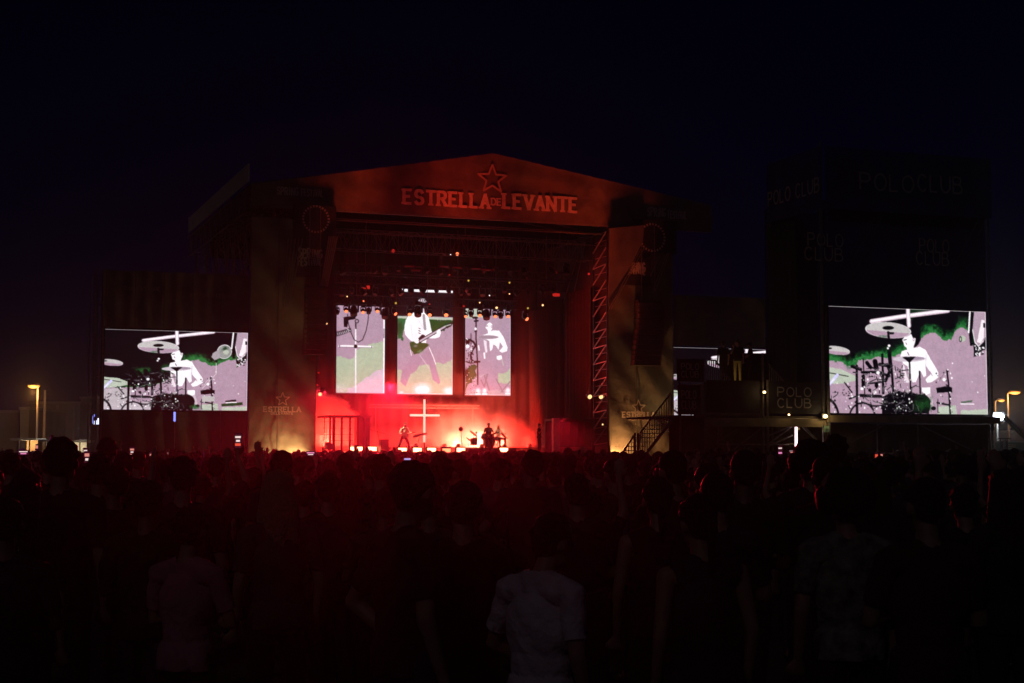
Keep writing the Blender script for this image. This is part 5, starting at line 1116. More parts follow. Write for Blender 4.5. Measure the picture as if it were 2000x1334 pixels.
def rail_banner(x0, x1, y0, y1, txt, lab, v=-.14):
    a, b = Q(x0, y1, v), Q(x1, y0, v); o3 = ((a[0] + b[0]) / 2, v, a[2]); tt = thing('railing_banner', lab, 'banner', o3, F2)
    m = MB(F2); m.sheet(lambda p, q: (a[0] + (b[0] - a[0]) * p, v + .012 * math.sin(p * 14 + q * 3), a[2] + (b[2] - a[2]) * q), 24, 8); m.build('cloth', M_BANNER, tt, smooth=True)
    MB(F2).box((a[0], v + .03, a[2] + .02), (b[0], v + .06, b[2] - .02)).build('frame', M_TRUSSD, tt)
    if txt:
        m = MB(F2); w_ = x1 - x0; hh = (y1 - y0)
        word('POLO', x0 + w_ * .15, y0 + hh * .45, x1 - w_ * .2, y0 + hh * .46, hh * .24, 2.1 if w_ > 80 else 1.5, m, gap=.36, v=v - .02, fr=F2); word('CLUB', x0 + w_ * .15, y0 + hh * .80, x1 - w_ * .2, y0 + hh * .81, hh * .24, 2.1 if w_ > 80 else 1.5, m, gap=.36, v=v - .02, fr=F2)
        m.build('lettering', mat('banner_print', (.30, .29, .29), .8), tt)
    return tt
rail_banner(1504, 1604, 746, 808, 1, 'dark banner reading POLO CLUB on the platform railing beside the largest screen')
rail_banner(1381, 1484, 744, 806, 0, 'plain black panel on the middle of the platform railing')
rail_banner(1325, 1368, 752, 810, 1, 'narrow dark banner reading POLO CLUB at the left end of the platform railing')
rail_banner(1323, 1375, 702, 745, 1, 'creased banner hung above the left end of the platform railing')
# inner stair rail lit yellow
t = thing('stair_railing', 'short barred railing sloping down behind the black panel, lit yellow', 'railing', Q(1402, 745, 1.5), F2)
for k in range(11):
    xx = 1381 + 4.2 * k; yt = 705 if k < 5 else 705 + (k - 4) * 6; MB(F2).bar(Q(xx, 746, 1.5), Q(xx, yt, 1.5), .022).build('baluster', M_STEEL, t)
m = MB(F2); m.path([Q(1380, 703, 1.5), Q(1398, 704, 1.5), Q(1426, 742, 1.5)], .03); m.build('handrail', M_STEEL, t)
t = thing('stair_railing', 'short barred railing sloping down above the right railing banner', 'railing', Q(1520, 745, 1.2), F2)
for k in range(7): xx = 1503 + 4.4 * k; MB(F2).bar(Q(xx, 746, 1.2), Q(xx, 712 + k * 5, 1.2), .022).build('baluster', M_STEEL, t)
m = MB(F2); m.path([Q(1501, 710, 1.2), Q(1532, 746, 1.2)], .03); m.build('handrail', M_STEEL, t)
# long outside stair
t = thing('metal_stair', 'long metal stair with barred rail climbing to the platform', 'stair', Q(1260, 884, -.6), F2)
pts = [(1213, 890), (1238, 852), (1244, 852), (1312, 768)]
for (xa, ya), (xb, yb), d in (((1213, 889), (1238, 851), 38), ((1250, 846), (1311, 767), 62)):
    A, B = Q(xa, ya, -.6), Q(xb, yb, -.6); C, D_ = Q(xa, ya + d * .9, -.6), Q(xb, yb + d * .9, -.6)
    MB(F2).bar(A, B, .035, 6).build('handrail', M_STEEL, t); MB(F2).bar((C[0], -.6, max(C[2], .03)), (D_[0], -.6, max(D_[2], .1)), .06, 6).build('stringer', M_STEEL, t)
    n = int((xb - xa) / 4.6)
    for k in range(n + 1):
        s = k / n; p = lerp(A, B, s); q = lerp(C, D_, s); MB(F2).bar(p, (q[0], q[1], max(q[2], .02)), .02, 6).build('baluster', M_STEEL, t)
for k in range(12):
    s = k / 11; p = lerp(Q(1222, 905, -.6), Q(1318, 812, -.6), s); MB(F2).box((p[0] - .14, -.55, p[2] - .03), (p[0] + .14, .5, p[2])).build('step', M_STEEL, t)
for xx, yy in ((1240, 846), (1246, 846)): q = Q(xx, yy, -.6); MB(F2).bar((q[0], -.6, 0), q, .05, 6).build('newel', M_STEEL, t)
# lamps of the platform
def bulb(x, y, v, e, col, lab, mm, s=.06, fr=F2, off=(0, -.15, 0)):
    c = Vector(fr.pt(x, y, v)); t = thing('work_lamp', lab, 'lamp', tuple(c), fr)
    MB(fr).box((c.x - s * 1.3, v + .02, c.z - s), (c.x + s * 1.3, v + .12, c.z + s * 1.2)).build('housing', M_HOUS, t); MB(fr).ell(c, (s, s * .7, s * .8)).build('bulb', mm, t)
    point('lamp_light', fr, c + Vector(off), e, col, .06); return t
M_BULB = mat('bulb_warm', (.5, .4, .2), .4, emit=(1, .68, .28), es=7.)
bulb(1493, 766, -.3, 3.5, (1, .62, .22), 'warm bulb on the post between the railing panels', M_BULB)
bulb(1612, 813, -.3, 9, (1, .66, .25), 'bright warm bulb on the corner post under the railing banner', M_BULB, .09)
bulb(1541, 810, -.3, 1.2, (1, .62, .22), 'small warm bulb under the railing banner beside the largest screen', M_BULB, .04)
bulb(1560, 838, 1.2, 10, (1, .62, .25), 'warm bulb among the scaffold braces under the platform', M_L_OFF, .04)
point('lamp_light', F2, Vector(Q(1432, 742, 2.0)), 2.2, (1, .66, .2), .1)
c0, c1 = Q(1555, 827, .1), Q(1555, 872, .1); t = thing('tube_light', 'upright pinkish white tube light among the scaffold braces', 'lamp', c1, F2)
MB(F2).bar(c1, c0, .05, 8).build('tube', mat('tube_glow', (.5, .4, .4), .4, emit=(1, .62, .66), es=3.), t); MB(F2).box((c0[0] - .06, .16, c1[2]), (c0[0] + .06, .22, c0[2])).build('backing', M_HOUS, t)
c = Q(1613, 838, -.2); t = thing('junction_box', 'small pale green box on the corner post of the platform', 'box', c, F2)
MB(F2).box((c[0] - .12, -.26, c[2] - .12), (c[0] + .12, -.14, c[2] + .12)).build('case', mat('green_box', (.22, .42, .34), .6), t); MB(F2).box((c[0] - .05, -.28, c[2] - .02), (c[0] + .05, -.262, c[2] + .02)).build('latch', M_STEEL, t)
# riser and two people on the platform
zr2 = Q(1440, 748, 2.4)[2]
o = MB(F2).box((Q(1395, 748, 2.4)[0], 1.9, zk + .003), (Q(1480, 748, 2.4)[0], 4.2, zr2)).build('camera_riser', M_WOOD, None, (Q(1440, 748, 2.4)[0], 3, zk)); tag(o, 'dark riser on the platform behind the black panel', 'riser')
KITS['aside'] = PersonKit(dict(face=(1, .2, 0), eR=(.24, .14, 1.2), wR=(.10, .33, 1.42), handR=(0, .5, .8), palmR=(0, 1, 0)), 'short', False, 'short')
q = Q(1441, 748, 2.4); KITS['aside'].place(F2.W((q[0], 2.4, zr2)), -.3 + math.pi, 'person in pale trousers standing on the platform behind the black panel', 1.72, SH[0], mat('trousers_khaki', (.42, .34, .14), .9, bump=.4), None, SKIN)
q = Q(1413, 748, 2.9); KITS['short'].place(F2.W((q[0], 2.9, zr2)), .2, 'dark silhouetted person on the platform beside the one in pale trousers', 1.7, SH[0], TR[0])
q = Q(1466, 748, 2.9); KITS['cap'].place(F2.W((q[0], 2.9, zr2)), 1.2, 'dark silhouetted person in a cap on the platform, right of the pale trousers', 1.66, SH[0], TR[0])

o = MB(F2).box((Q(1421, 748, 3.6)[0], 3.6, zk + .003), (Q(1500, 748, 3.6)[0], 4.3, Q(1440, 689, 3.6)[2])).build('equipment_rack', M_BLACK, None, (Q(1450, 748, 3.6)[0], 3.6, zk)); tag(o, 'black covered equipment stack at the back of the platform', 'equipment')
# ================================================================== TOWN EDGE BEHIND
M_WALL = mat('shed_wall', (.22, .23, .22), .85, var=.18, scale=.4, bump=.2)
def shed(x0, x1, y0, Y, depth, lab, ribs=()):
    a, b = at_depth(x0, 882, Y), at_depth(x1, y0, Y); t = thing('warehouse', lab, 'building', ((a.x + b.x) / 2, Y, 0), F0)
    MB(F0).box((a.x, Y, 0), (b.x, Y + depth, b.z)).build('wall', M_WALL, t); MB(F0).box((a.x - .1, Y - .15, b.z), (b.x + .1, Y + depth, b.z + .25)).build('parapet', mat('parapet', (.3, .3, .28), .8), t)
    for x in ribs: u = at_depth(x, 800, Y).x; MB(F0).bar((u, Y - .12, 0), (u, Y - .12, b.z - .1), .12, 8).build('downpipe', mat('downpipe', (.34, .34, .32), .6), t)
    return t
shed(-140, 38, 806, 150, 20, 'low grey warehouse at the left edge of the picture'); shed(38, 57, 800, 146, 12, 'narrow wall lit orange beside the street lamp at the left'); shed(57, 156, 789, 158, 20, 'pale grey warehouse with downpipes behind the street lamp', (113, 146)); shed(156, 330, 779, 162, 20, 'taller warehouse block behind the left screen tower')
shed(1900, 2200, 845, 170, 20, 'long dark low building at the right edge behind the green hoarding')
def street_lamp(x, y, Y, arm, col, e, lab, size=1.):
    p = at_depth(x, y, Y); t = thing('street_lamp', lab, 'street lamp', (p.x, Y, 0), F0)
    MB(F0).bar((p.x, Y, 0), (p.x, Y, p.z), .12, 8, .07).build('pole', mat('lamp_pole', (.34, .33, .30), .5), t); MB(F0).bar((p.x, Y, p.z), (p.x + arm, Y - .3, p.z + .25), .06, 8).build('arm', mat('lamp_pole', (.34, .33, .30), .5), t)
    hd = MB(F0).ell((p.x + arm * 1.0, Y - .3, p.z + .22), (.62, .3, .18)).build('lamp_head', M_TRUSSD, t); MB(F0).ell((p.x + arm * 1.0, Y - .34, p.z + .12), (.55 * size, .28, .20)).build('lens', mat('sodium_lens', (.3, .2, .1), .4, emit=(1, .30, .045), es=1.25), hd)
    point('lamp_light', F0, (p.x + arm * .8, Y - .9, p.z - .45), e, col, .2)
street_lamp(74, 757, 135, -.25, (1, .40, .10), 600, 'orange street lamp in front of the warehouses at the left'); street_lamp(1968, 769, 150, .6, (1, .38, .10), 500, 'taller orange street lamp at the right edge'); street_lamp(1944, 784, 175, .6, (1, .42, .12), 200, 'smaller farther street lamp beside the right screen', .7)
p = at_depth(88, 762, 140); tag(MB(F0).bar((p.x, 140, 0), (p.x, 140, p.z), .16, 8, .1).build('utility_pole', mat('pole_concrete', (.26, .25, .23), .8), None, (p.x, 140, 0)), 'plain unlit pole just right of the left street lamp', 'pole')
M_FL = mat('floodlight_lens', (.6, .6, .7), .3, emit=(.85, .9, 1), es=14)
def floodlight(x, y, Y, e, lab, s=.35, mast=True):
    p = at_depth(x, y, Y); t = thing('floodlight', lab, 'floodlight', (p.x, Y, 0), F0)
    MB(F0).bar((p.x, Y + .3, 0), (p.x, Y + .3, p.z), .07, 8).build('mast', M_STEEL, t); MB(F0).box((p.x - s * 1.1, Y, p.z - s * .8), (p.x + s * 1.1, Y + .25, p.z + s * .8)).build('housing', M_HOUS, t); MB(F0).ell((p.x, Y - .03, p.z), (s, .06, s * .7)).build('lens', M_FL, t)
    point('lamp_light', F0, (p.x, Y - .8, p.z), e, (.85, .95, 1), .3)
floodlight(162, 865, 128, 320, 'white floodlight low down at the foot of the left screen tower', .3); floodlight(1950, 814, 112, 600, 'white floodlight on a mast right of the largest screen', .42)
# lit kiosks
def kiosk(x0, x1, y0, Y, lab, mm, e):
    a, b = at_depth(x0, 885, Y), at_depth(x1, y0, Y); t = thing('kiosk', lab, 'kiosk', ((a.x + b.x) / 2, Y, 0), F0)
    MB(F0).box((a.x, Y + 2, 0), (b.x, Y + 2.1, b.z)).build('rear_wall', mm, t); MB(F0).box((a.x - .6, Y - .3, b.z), (b.x + .6, Y + 2.2, b.z + .18)).build('roof', mat('kiosk_roof', (.7, .68, .62), .7), t)
    for u in (a.x, b.x): MB(F0).bar((u, Y, 0), (u, Y, b.z), .06, 6).build('post', M_STEEL, t)
    MB(F0).box((a.x, Y, 0), (b.x, Y + .5, 1.0)).build('counter', M_WOOD, t); point('lamp_light', F0, ((a.x + b.x) / 2, Y + 1.2, b.z - .3), e, (1, .8, .5), .15)
kiosk(36, 58, 860, 120, 'orange-brown lit kiosk under the left warehouses', mat('kiosk_orange', (.5, .26, .10), .8), 60); kiosk(92, 106, 863, 118, 'small white lit booth left of the left floodlight', mat('kiosk_white', (.75, .74, .66), .8), 45); kiosk(128, 156, 864, 122, 'white lit canopy beside the left floodlight', mat('kiosk_white', (.75, .74, .66), .8), 20)
# blue sign
M_BLUE = mat('sign_blue', (.1, .1, .4), .4, emit=(.22, .28, 1), es=1.6); M_BLW = mat('sign_bluewhite', (.4, .4, .6), .4, emit=(.75, .8, 1), es=1.8)
p = at_depth(188, 820, 110); t = thing('lit_sign', 'blue and white glowing sign seen past the left edge of the left screen tower', 'sign', (p.x, 110, 0), F0)
MB(F0).bar((p.x, 110.3, 0), (p.x, 110.3, p.z), .08, 6).build('post', M_STEEL, t)
sc = 110 / 3000; m = MB(F0)
for k in range(9):
    a0 = math.radians(95 + k * 15); a1 = math.radians(95 + (k + 1) * 15); m.add([(p.x + r * math.cos(a) * sc * .75, 110, p.z + r * math.sin(a) * sc) for r, a in ((8, a0), (8, a1), (12, a1), (12, a0))], [(0,1,2,3)])
m.build('ring', M_BLUE, t); m = MB(F0)
for k, h in enumerate((7, 8, 12, 16)): u = p.x + (-4 + 3.6 * k) * sc; m.box((u, 109.9, p.z - 9 * sc), (u + 2.2 * sc, 109.95, p.z + (h - 9) * sc))
m.build('bars', M_BLW, t); MB(F0).box((p.x - 12 * sc, 110.05, p.z - 11 * sc), (p.x + 12 * sc, 110.2, p.z + 11 * sc)).build('panel', M_HOUS, t)
c = P(341, 815, -.3); t = thing('indicator_lamp', 'small upright blue light just under the left video screen', 'lamp', c, F1); MB(F1).box((c[0] - .05, -.32, c[2] - .22), (c[0] + .05, -.28, c[2] + .28)).build('lens', M_BLUE, t); MB(F1).box((c[0] - .08, -.27, c[2] - .25), (c[0] + .08, -.2, c[2] + .3)).build('housing', M_HOUS, t)
# green hoarding at the right edge
a, b = at_depth(1944, 884, 100), at_depth(2080, 864, 100); t = thing('hoarding', 'green lit hoarding with a striped shield at the right edge', 'hoarding', ((a.x + b.x) / 2, 100, 0), F0)
MB(F0).box((a.x, 100, 0), (b.x, 100.08, b.z)).build('panel', mat('hoarding_green', (.12, .22, .13), .8, var=.1), t); MB(F0).box((a.x, 99.96, b.z), (b.x, 100.1, b.z + .08)).build('top_rail', mat('hoarding_rail', (.35, .45, .35), .6), t)
p = at_depth(1972, 876, 100); m = MB(F0)
for k in range(5): m.add([(p.x - .2 + .02 * k, 99.95, p.z + .3 - .12 * k), (p.x + .42 - .06 * k, 99.95, p.z + .24 - .12 * k), (p.x + .42 - .06 * k, 99.95, p.z + .18 - .12 * k), (p.x - .2 + .02 * k, 99.95, p.z + .24 - .12 * k)], [(3, 2, 1, 0)])
m.build('shield', mat('shield_yellow', (.5, .45, .2), .8), t)
p = at_depth(1961, 858, 92); t = thing('truss_mast', 'small truss mast in front of the green hoarding', 'mast', (p.x, 92, 0), F0); m = MB(F0); m.truss((p.x, 92, 0), (p.x, 92, p.z), .3, .3, 8, .03, .02); m.build('lattice', M_TRUSSD, t); MB(F0).box((p.x - .35, 91.8, p.z), (p.x + .35, 92.2, p.z + .08)).build('cap', M_TRUSSD, t)
a, b = at_depth(1962, 815, 105), at_depth(2030, 882, 105); o = MB(F0).bar(a, b, .16, 8).build('boom_pole', M_STEEL, None, (a.x, 105, 0)); tag(o, 'slanting pale boom coming down from the right floodlight', 'boom')
# ================================================================== THE CROWD
def gpos(x, Y): return Vector(((x - CX) / FPX * Y, Y, 0))
TAKEN = []
def head_h(y, Y): return CAM.z - (y - HOR) / FPX * Y          # height of a head top seen at row y
def crowd(kit, x, ytop, Y, lab, **kw):
    p = gpos(x, Y); h = min(max(head_h(ytop, Y), 1.5), 1.98); TAKEN.append((p.x, p.y, .42))
    turn = kw.pop('turn', 0); extra = .03 if kit in ('afro', 'bun') else 0
    return KITS[kit].place(p, yaw_to(p, STAGE_C) + turn, lab, h - extra, **kw), h / 1.75
# the ones a viewer can pick out
big, _ = crowd('short', 121, 862, 8.6, 'tall man with a big dark head standing highest at the left', shirt=SH[0])
white, _ = crowd('bigshirt', 1056, 1004, 6.2, 'person in a pale white T-shirt nearest the camera, seen from behind', shirt=SH_WHITE, turn=-.75, hair=HAIR)
pat, _ = crowd('afro', 1650, 925, 7.2, 'person with a pale mottled shirt at the right, seen from behind', shirt=SH_PAT)
afro, _ = crowd('afro', 1582, 868, 10.5, 'person with a big round mop of hair rising above the crowd at the right', shirt=SH[6])
blond, _ = crowd('long', 548, 925, 8.4, 'person with long blond hair left of the middle', shirt=SH[2], hair=HAIRL, turn=.4)
pink, _ = crowd('bun', 372, 985, 7.4, 'person with tied-up hair and a dull pink sleeve at the left', shirt=SH_PINK, turn=-.4)
tom, ks = crowd('short', 196, 892, 10.4, 'person in a black T-shirt with white script across the back', shirt=SH[0])
dark1, _ = crowd('cap', 1100, 1000, 4.9, 'dark person in a cap in front of the white T-shirt, low at the bottom', shirt=SH[6]) if False else (None, 0)
camo, _ = crowd('cap', 1400, 930, 7.6, 'broad-shouldered dark person in a cap right of the middle', shirt=SH[1])
arm, _ = crowd('pony', 1285, 940, 8.2, 'person with a ponytail and bare pinkish arms right of the white T-shirt', shirt=SH[3])
mid, _ = crowd('bun', 905, 935, 7.0, 'person with tied-up hair just left of the white T-shirt', shirt=SH[3])
# script on the black T-shirt: strokes laid onto the cloth
sh = [c for c in tom.children if c.data.name.startswith('shirt')][0]
bvh = BVHTree.FromPolygons([v.co for v in sh.data.vertices], [tuple(p.vertices) for p in sh.data.polygons])
def script(strokes, wd, nm):
    vs = []; fs = []
    for pl in strokes:
        P3 = []
        for (a, b), (c, d) in zip(pl[:-1], pl[1:]):
            for k in range(4): P3.append((a + (c - a) * k / 4, b + (d - b) * k / 4))
        P3.append(pl[-1])
        for (a, b), (c, d) in zip(P3[:-1], P3[1:]):
            L = math.hypot(c - a, d - b) or 1e-6; nx, nz = -(d - b) / L * wd / 2, (c - a) / L * wd / 2; q = []
            for x, z in ((a + nx, b + nz), (a - nx, b - nz), (c - nx, d - nz), (c + nx, d + nz)):
                hit = bvh.ray_cast(Vector((x, -1, z)), Vector((0, 1, 0)))[0]; q.append((x, (hit.y if hit else -.13) - .004, z))
            k = len(vs); vs += q; fs.append((k, k + 1, k + 2, k + 3))
    me = bpy.data.meshes.new(nm); me.from_pydata(vs, [], fs); me.materials.append(mat('shirt_print', (.55, .55, .55), .8)); o = bpy.data.objects.new(nm, me); COL.objects.link(o); o.parent = sh
def S(l, ox=-.13, oz=1.27, k=.034): return [[(ox + x * k, oz + y * k + x * k * .22) for x, y in pl] for pl in l]
script(S([[(-.9,.9),(1,1.9),(3,2.6),(5,3.0),(7.2,2.7)], [(.6,1.1),(.5,-.8)], [(1.6,.2),(1.3,-.2),(1.6,-.5),(2,-.2),(1.9,.2),(1.6,.2)], [(2.5,.2),(2.5,-.4),(2.6,.1),(2.9,.1),(2.9,-.4),(3.0,.1),(3.3,.1),(3.4,-.4)], [(3.9,.2),(3.9,-.4),(4.0,.1),(4.3,.1),(4.3,-.4),(4.4,.1),(4.7,.1),(4.8,-.4)], [(5.4,.3),(5.6,-.3),(6.0,.4),(6.5,.9),(6.0,-.5),(5.6,-1.4)]]), .009, 'lettering')
# phones
M_PH = mat('phone_case', (.01, .01, .011), .3)
PHS = {'stage': mat('phone_stage', (.05, .03, .03), .3, var=.9, scale=30, emit=(1, .35, .28), es=.7), 'pink': mat('phone_pink', (.05, .03, .03), .3, emit=(1, .30, .60), es=.8), 'white': mat('phone_white', (.05, .05, .05), .3, emit=(1, .8, .75), es=.9), 'red': mat('phone_red', (.05, .02, .02), .3, emit=(1, .10, .05), es=.8), 'dim': mat('phone_dim', (.05, .05, .05), .3, emit=(.6, .5, .55), es=.5), 'blue': mat('phone_blue', (.05, .05, .06), .3, emit=(.55, .45, 1), es=.9)}
def phone(x, y, Y, kinds, lab, land=False, tilt=0., s=1.):
    """phone whose screen centre shows at (x, y), facing the camera"""
    c = at_depth(x, y, Y); o = bpy.data.objects.new('mobile_phone', None); COL.objects.link(o); o.location = c; o.rotation_euler = (0, tilt, math.atan2(-c.x, c.y)); tag(o, lab, 'phone', 'phones held up in the crowd'); ORIG[o.name] = (0, 0, 0)
    w_, h_ = (.076 * s, .036 * s) if land else (.036 * s, .076 * s)
    MB(F0).box((-w_, 0, -h_), (w_, .009, h_)).build('case', M_PH, o)
    m = MB(F0).box((-w_ * .92, -.0015, -h_ * .94), (w_ * .92, -.0005, h_ * .94)); m.build('screen', mat('phone_dark_glass', (.012, .008, .012), .2, emit=(.10, .01, .03), es=.35), o)
    n = len(kinds)
    for i, k in enumerate(kinds):
        if k == '-': continue
        zc = h_ * (.72 - 1.44 * (i + .5) / n); hh = h_ * .62 / n * (.6 if k in ('white', 'dim') else .8); ww = w_ * (.55 if i % 2 else .8)
        MB(F0).box((-ww, -.004, zc - hh), (ww * .9, -.002, zc + hh)).build('picture', PHS[k], o)
    return o
def phone_person(x, y, Y, kinds, plab, lab, kit='oneph', **kw):
    KIT = KITS[kit]; w_ = KIT.J['wR']; hd = unit(KIT.pose.get('handR', (0, 0, 1)))
    grip = vadd(w_, hd, .10)                            # phone sits above the fingers of the raised hand
    c = at_depth(x, y, Y); k = 1.0
    zph = c.z; hgt = max(1.55, min(1.92, 1.75 * (zph - .05) / grip[2])); k = hgt / 1.75
    yw = yaw_to(Vector((c.x, c.y, 0)), STAGE_C); off = Matrix.Rotation(yw, 3, 'Z') @ Vector((grip[0] * k, grip[1] * k, 0))
    if kit == 'twoph': off = Matrix.Rotation(yw, 3, 'Z') @ Vector((0, grip[1] * k, 0))
    base = Vector((c.x - off.x, c.y - off.y, 0)); TAKEN.append((base.x, base.y, .4))
    KIT.place(base, yw, plab, hgt, **kw); return phone(x, y, Y - .03, kinds, lab, land=kit == 'twoph', s=1.)
PHL = [(465, 861, 15, ['white', 'white', 'red'], 'oneph', 'with a bright red and white picture left of the scrim'), (258, 883, 22, ['stage', 'white', 'stage'], 'onephf', 'with a warm picture below the left video screen'), (167, 884, 24, ['white', 'stage'], 'oneph', 'right of the tall dark head, upper one'), (170, 893, 19, ['stage', 'white'], 'onephf', 'right of the tall dark head, lower one'),
       (46, 884, 22, ['white', 'pink'], 'twoph', 'held sideways near the left edge'), (72, 873, 40, ['stage'], 'oneph', 'small and far off left of the tall dark head'), (203, 886, 30, ['pink'], 'oneph', 'tiny and reddish below the left screen edge'), (296, 891, 26, ['stage'], 'onephf', 'small and warm, right of the phone below the left screen'), (247, 906, 16, ['dim'], 'lowph', 'dim and low below the left screen'), (326, 887, 34, ['stage'], 'oneph', 'tiny and warm, far off under the left screen'),
       (607, 886, 24, ['pink', 'white'], 'twoph', 'held sideways with a pink picture by the left scrim'), (796, 897, 28, ['blue'], 'twoph', 'held sideways with a bluish glow'), (1524, 880, 24, ['white', '-', 'pink'], 'oneph', 'with a pink glow under the platform'), (1548, 882, 30, ['dim', 'stage'], 'twoph', 'held sideways, faint, under the upright tube light'), (1608, 889, 22, ['white', 'stage', 'white'], 'oneph', 'with stacked white lights under the corner post'), (1630, 917, 13, ['-', 'dim', '-', 'white'], 'lowph', 'dim with two white glints right of the round mop of hair'), (1712, 891, 32, ['red'], 'oneph', 'tiny and red under the largest screen'), (1918, 898, 30, ['stage'], 'oneph', 'tiny and warm at the right edge'), (1722, 890, 40, ['stage'], 'onephf', 'tiny and far off under the largest screen')]
for i, (x, y, Y, kk, kit, what) in enumerate(PHL):
    phone_person(x, y, Y, kk, f'person holding the phone {what}', f'lit phone {what}', kit, shirt=SH[i % 7], group='people filming with phones')
phone(767, 978, 12.5, ['pink', 'pink', 'pink'], 'tilted pink glowing phone held low in front of the stage', tilt=-.36, s=.8)
p = at_depth(771, 983, 12.5); k_ = KITS['lowph']; yw = yaw_to(p, STAGE_C); g_ = Matrix.Rotation(yw, 3, 'Z') @ Vector(vadd(k_.J['wR'], unit((-.5, .6, .6)), .09)); hh_ = 1.75 * p.z / g_.z; hh_ = max(1.5, min(1.9, hh_))
k_.place(Vector((p.x - g_.x * hh_ / 1.75, p.y - g_.y * hh_ / 1.75, 0)), yw, 'person in dark clothes holding the tilted pink phone low', hh_, shirt=SH[3]); TAKEN.append((p.x, p.y, .5))
# raised hands against the scrim and the stage
for x, y, Y, lab in ((503, 862, 17, 'person raising one hand in front of the left scrim'), (1110, 893, 30, 'person raising one hand before the dark cabin on stage'), (962, 888, 34, 'person raising one hand below the singer on stage')):
    c = at_depth(x, y, Y); hgt = min(1.9, max(1.5, 1.75 * c.z / 2.04)); yw = yaw_to(Vector((c.x, c.y, 0)), STAGE_C); off = Matrix.Rotation(yw, 3, 'Z') @ Vector((.22 * hgt / 1.75, .1, 0))
    KITS['handup'].place(Vector((c.x - off.x, c.y - off.y, 0)), yw, lab, hgt, shirt=SH[0]); TAKEN.append((c.x - off.x, c.y - off.y, .4))
# camera crew at the left of the stage
c = P(643, 880, -6); t = thing('broadcast_camera', 'black broadcast camera on a tripod before the left end of the stage', 'camera', (c[0], -6, 0))
zc = P(643, 872, -6)[2]; m = MB(F1)
for k in range(3): m.bar((c[0], -6, zc - .25), (c[0] + .5 * math.cos(2.1 * k), -6 + .5 * math.sin(2.1 * k), 0), .03)
m.build('tripod', M_TRUSSD, t); b_ = MB(F1).box((c[0] - .18, -6.3, zc - .16), (c[0] + .16, -5.7, zc + .16)).build('camera_body', M_HOUS, t); MB(F1).bar((c[0] + .05, -5.7, zc), (c[0] + .1, -5.3, zc), .12, 12).build('lens', M_HOUS, b_); MB(F1).box((c[0] - .28, -6.4, zc + .05), (c[0] - .1, -6.2, zc + .2)).build('viewfinder', M_HOUS, b_)
q = F1.W((c[0] - .35, -6.7, 0)); KITS['cap'].place(q, TH - .2, 'camera operator in dark clothes behind the broadcast camera', 1.86, shirt=SH[0]); TAKEN.append((q.x, q.y, .7))
# everyone else near enough to count, then the far mass
kinds = ['short', 'hip', 'cap', 'long', 'bun', 'pony', 'short', 'afro', 'long', 'hip', 'cap', 'handup', 'short', 'bun', 'twoarm', 'pony']
KITS['twoarm'] = PersonKit(dict(eL=(-.30, .02, 1.60), wL=(-.26, .06, 1.86), handL=(.1, 0, 1), palmL=(0, 1, 0), curlL=.2, eR=(.32, .04, 1.58), wR=(.24, .08, 1.82), handR=(-.1, 0, 1), palmR=(0, 1, 0), curlR=.25), 'bun', True)
LAB = {'hip': 'dark-clad short-haired person with a hand on the hip in the unlit crowd', 'handup': 'dark-clad person raising one arm in the unlit crowd', 'twoarm': 'dark-clad person raising both arms in the unlit crowd', 'short': 'dark-clad person with short hair in the unlit crowd, back to the camera', 'cap': 'dark-clad person in a cap in the unlit crowd, back to the camera', 'long': 'dark-clad person with loose long hair in the unlit crowd, back to the camera', 'bun': 'dark-clad person with tied-up hair in the unlit crowd, back to the camera', 'pony': 'dark-clad person with a ponytail in the unlit crowd, back to the camera', 'afro': 'dark-clad person with bushy hair in the unlit crowd, back to the camera'}
rc = random.Random(5); made = 0; tries = 0; spots = []
while len(spots) < 235 and tries < 20000:
    tries += 1; Y = math.sqrt(rc.uniform(6.4 ** 2, 27 ** 2)); X = rc.uniform(-.36, .36) * Y
    if Y < 8 and abs(X - (1052 - 1000) / 3000 * Y) < .45: continue
    if any((X - a) ** 2 + (Y - b) ** 2 < (.34 + r * .4) ** 2 for a, b, r in TAKEN) or any((X - a) ** 2 + (Y - b) ** 2 < .58 ** 2 for a, b in spots): continue
    spots.append((X, Y))
for i, (X, Y) in enumerate(spots):
    kd = kinds[i % len(kinds)]; h = rc.gauss(1.715, .065) if kd in ('short', 'cap', 'hip') else rc.gauss(1.65, .05)
    if kd in ('handup', 'twoarm'):
        h = rc.uniform(1.5, 1.6)
        if 600 < CX + X / Y * FPX < 1110 and Y < 16: kd = 'bun'
    h = min(h, CAM.z - (3 if rc.random() < .8 else -8) / FPX * Y) if kd not in ('handup', 'twoarm') else h
    KITS[kd].place(Vector((X, Y, 0)), yaw_to((X, Y, 0), STAGE_C) + (rc.uniform(-.35, .35) if rc.random() < .8 else rc.uniform(-1.2, 1.2)), LAB[kd], h, shirt=SH[rc.randrange(7)], trousers=TR[i % 2], hair=[HAIR, HAIR, HAIRB][i % 3], skin=[SKIN, SKIN, SKIN2][i % 3], group='festival crowd: ' + LAB[kd]).rotation_euler.y = rc.uniform(-.05, .05)
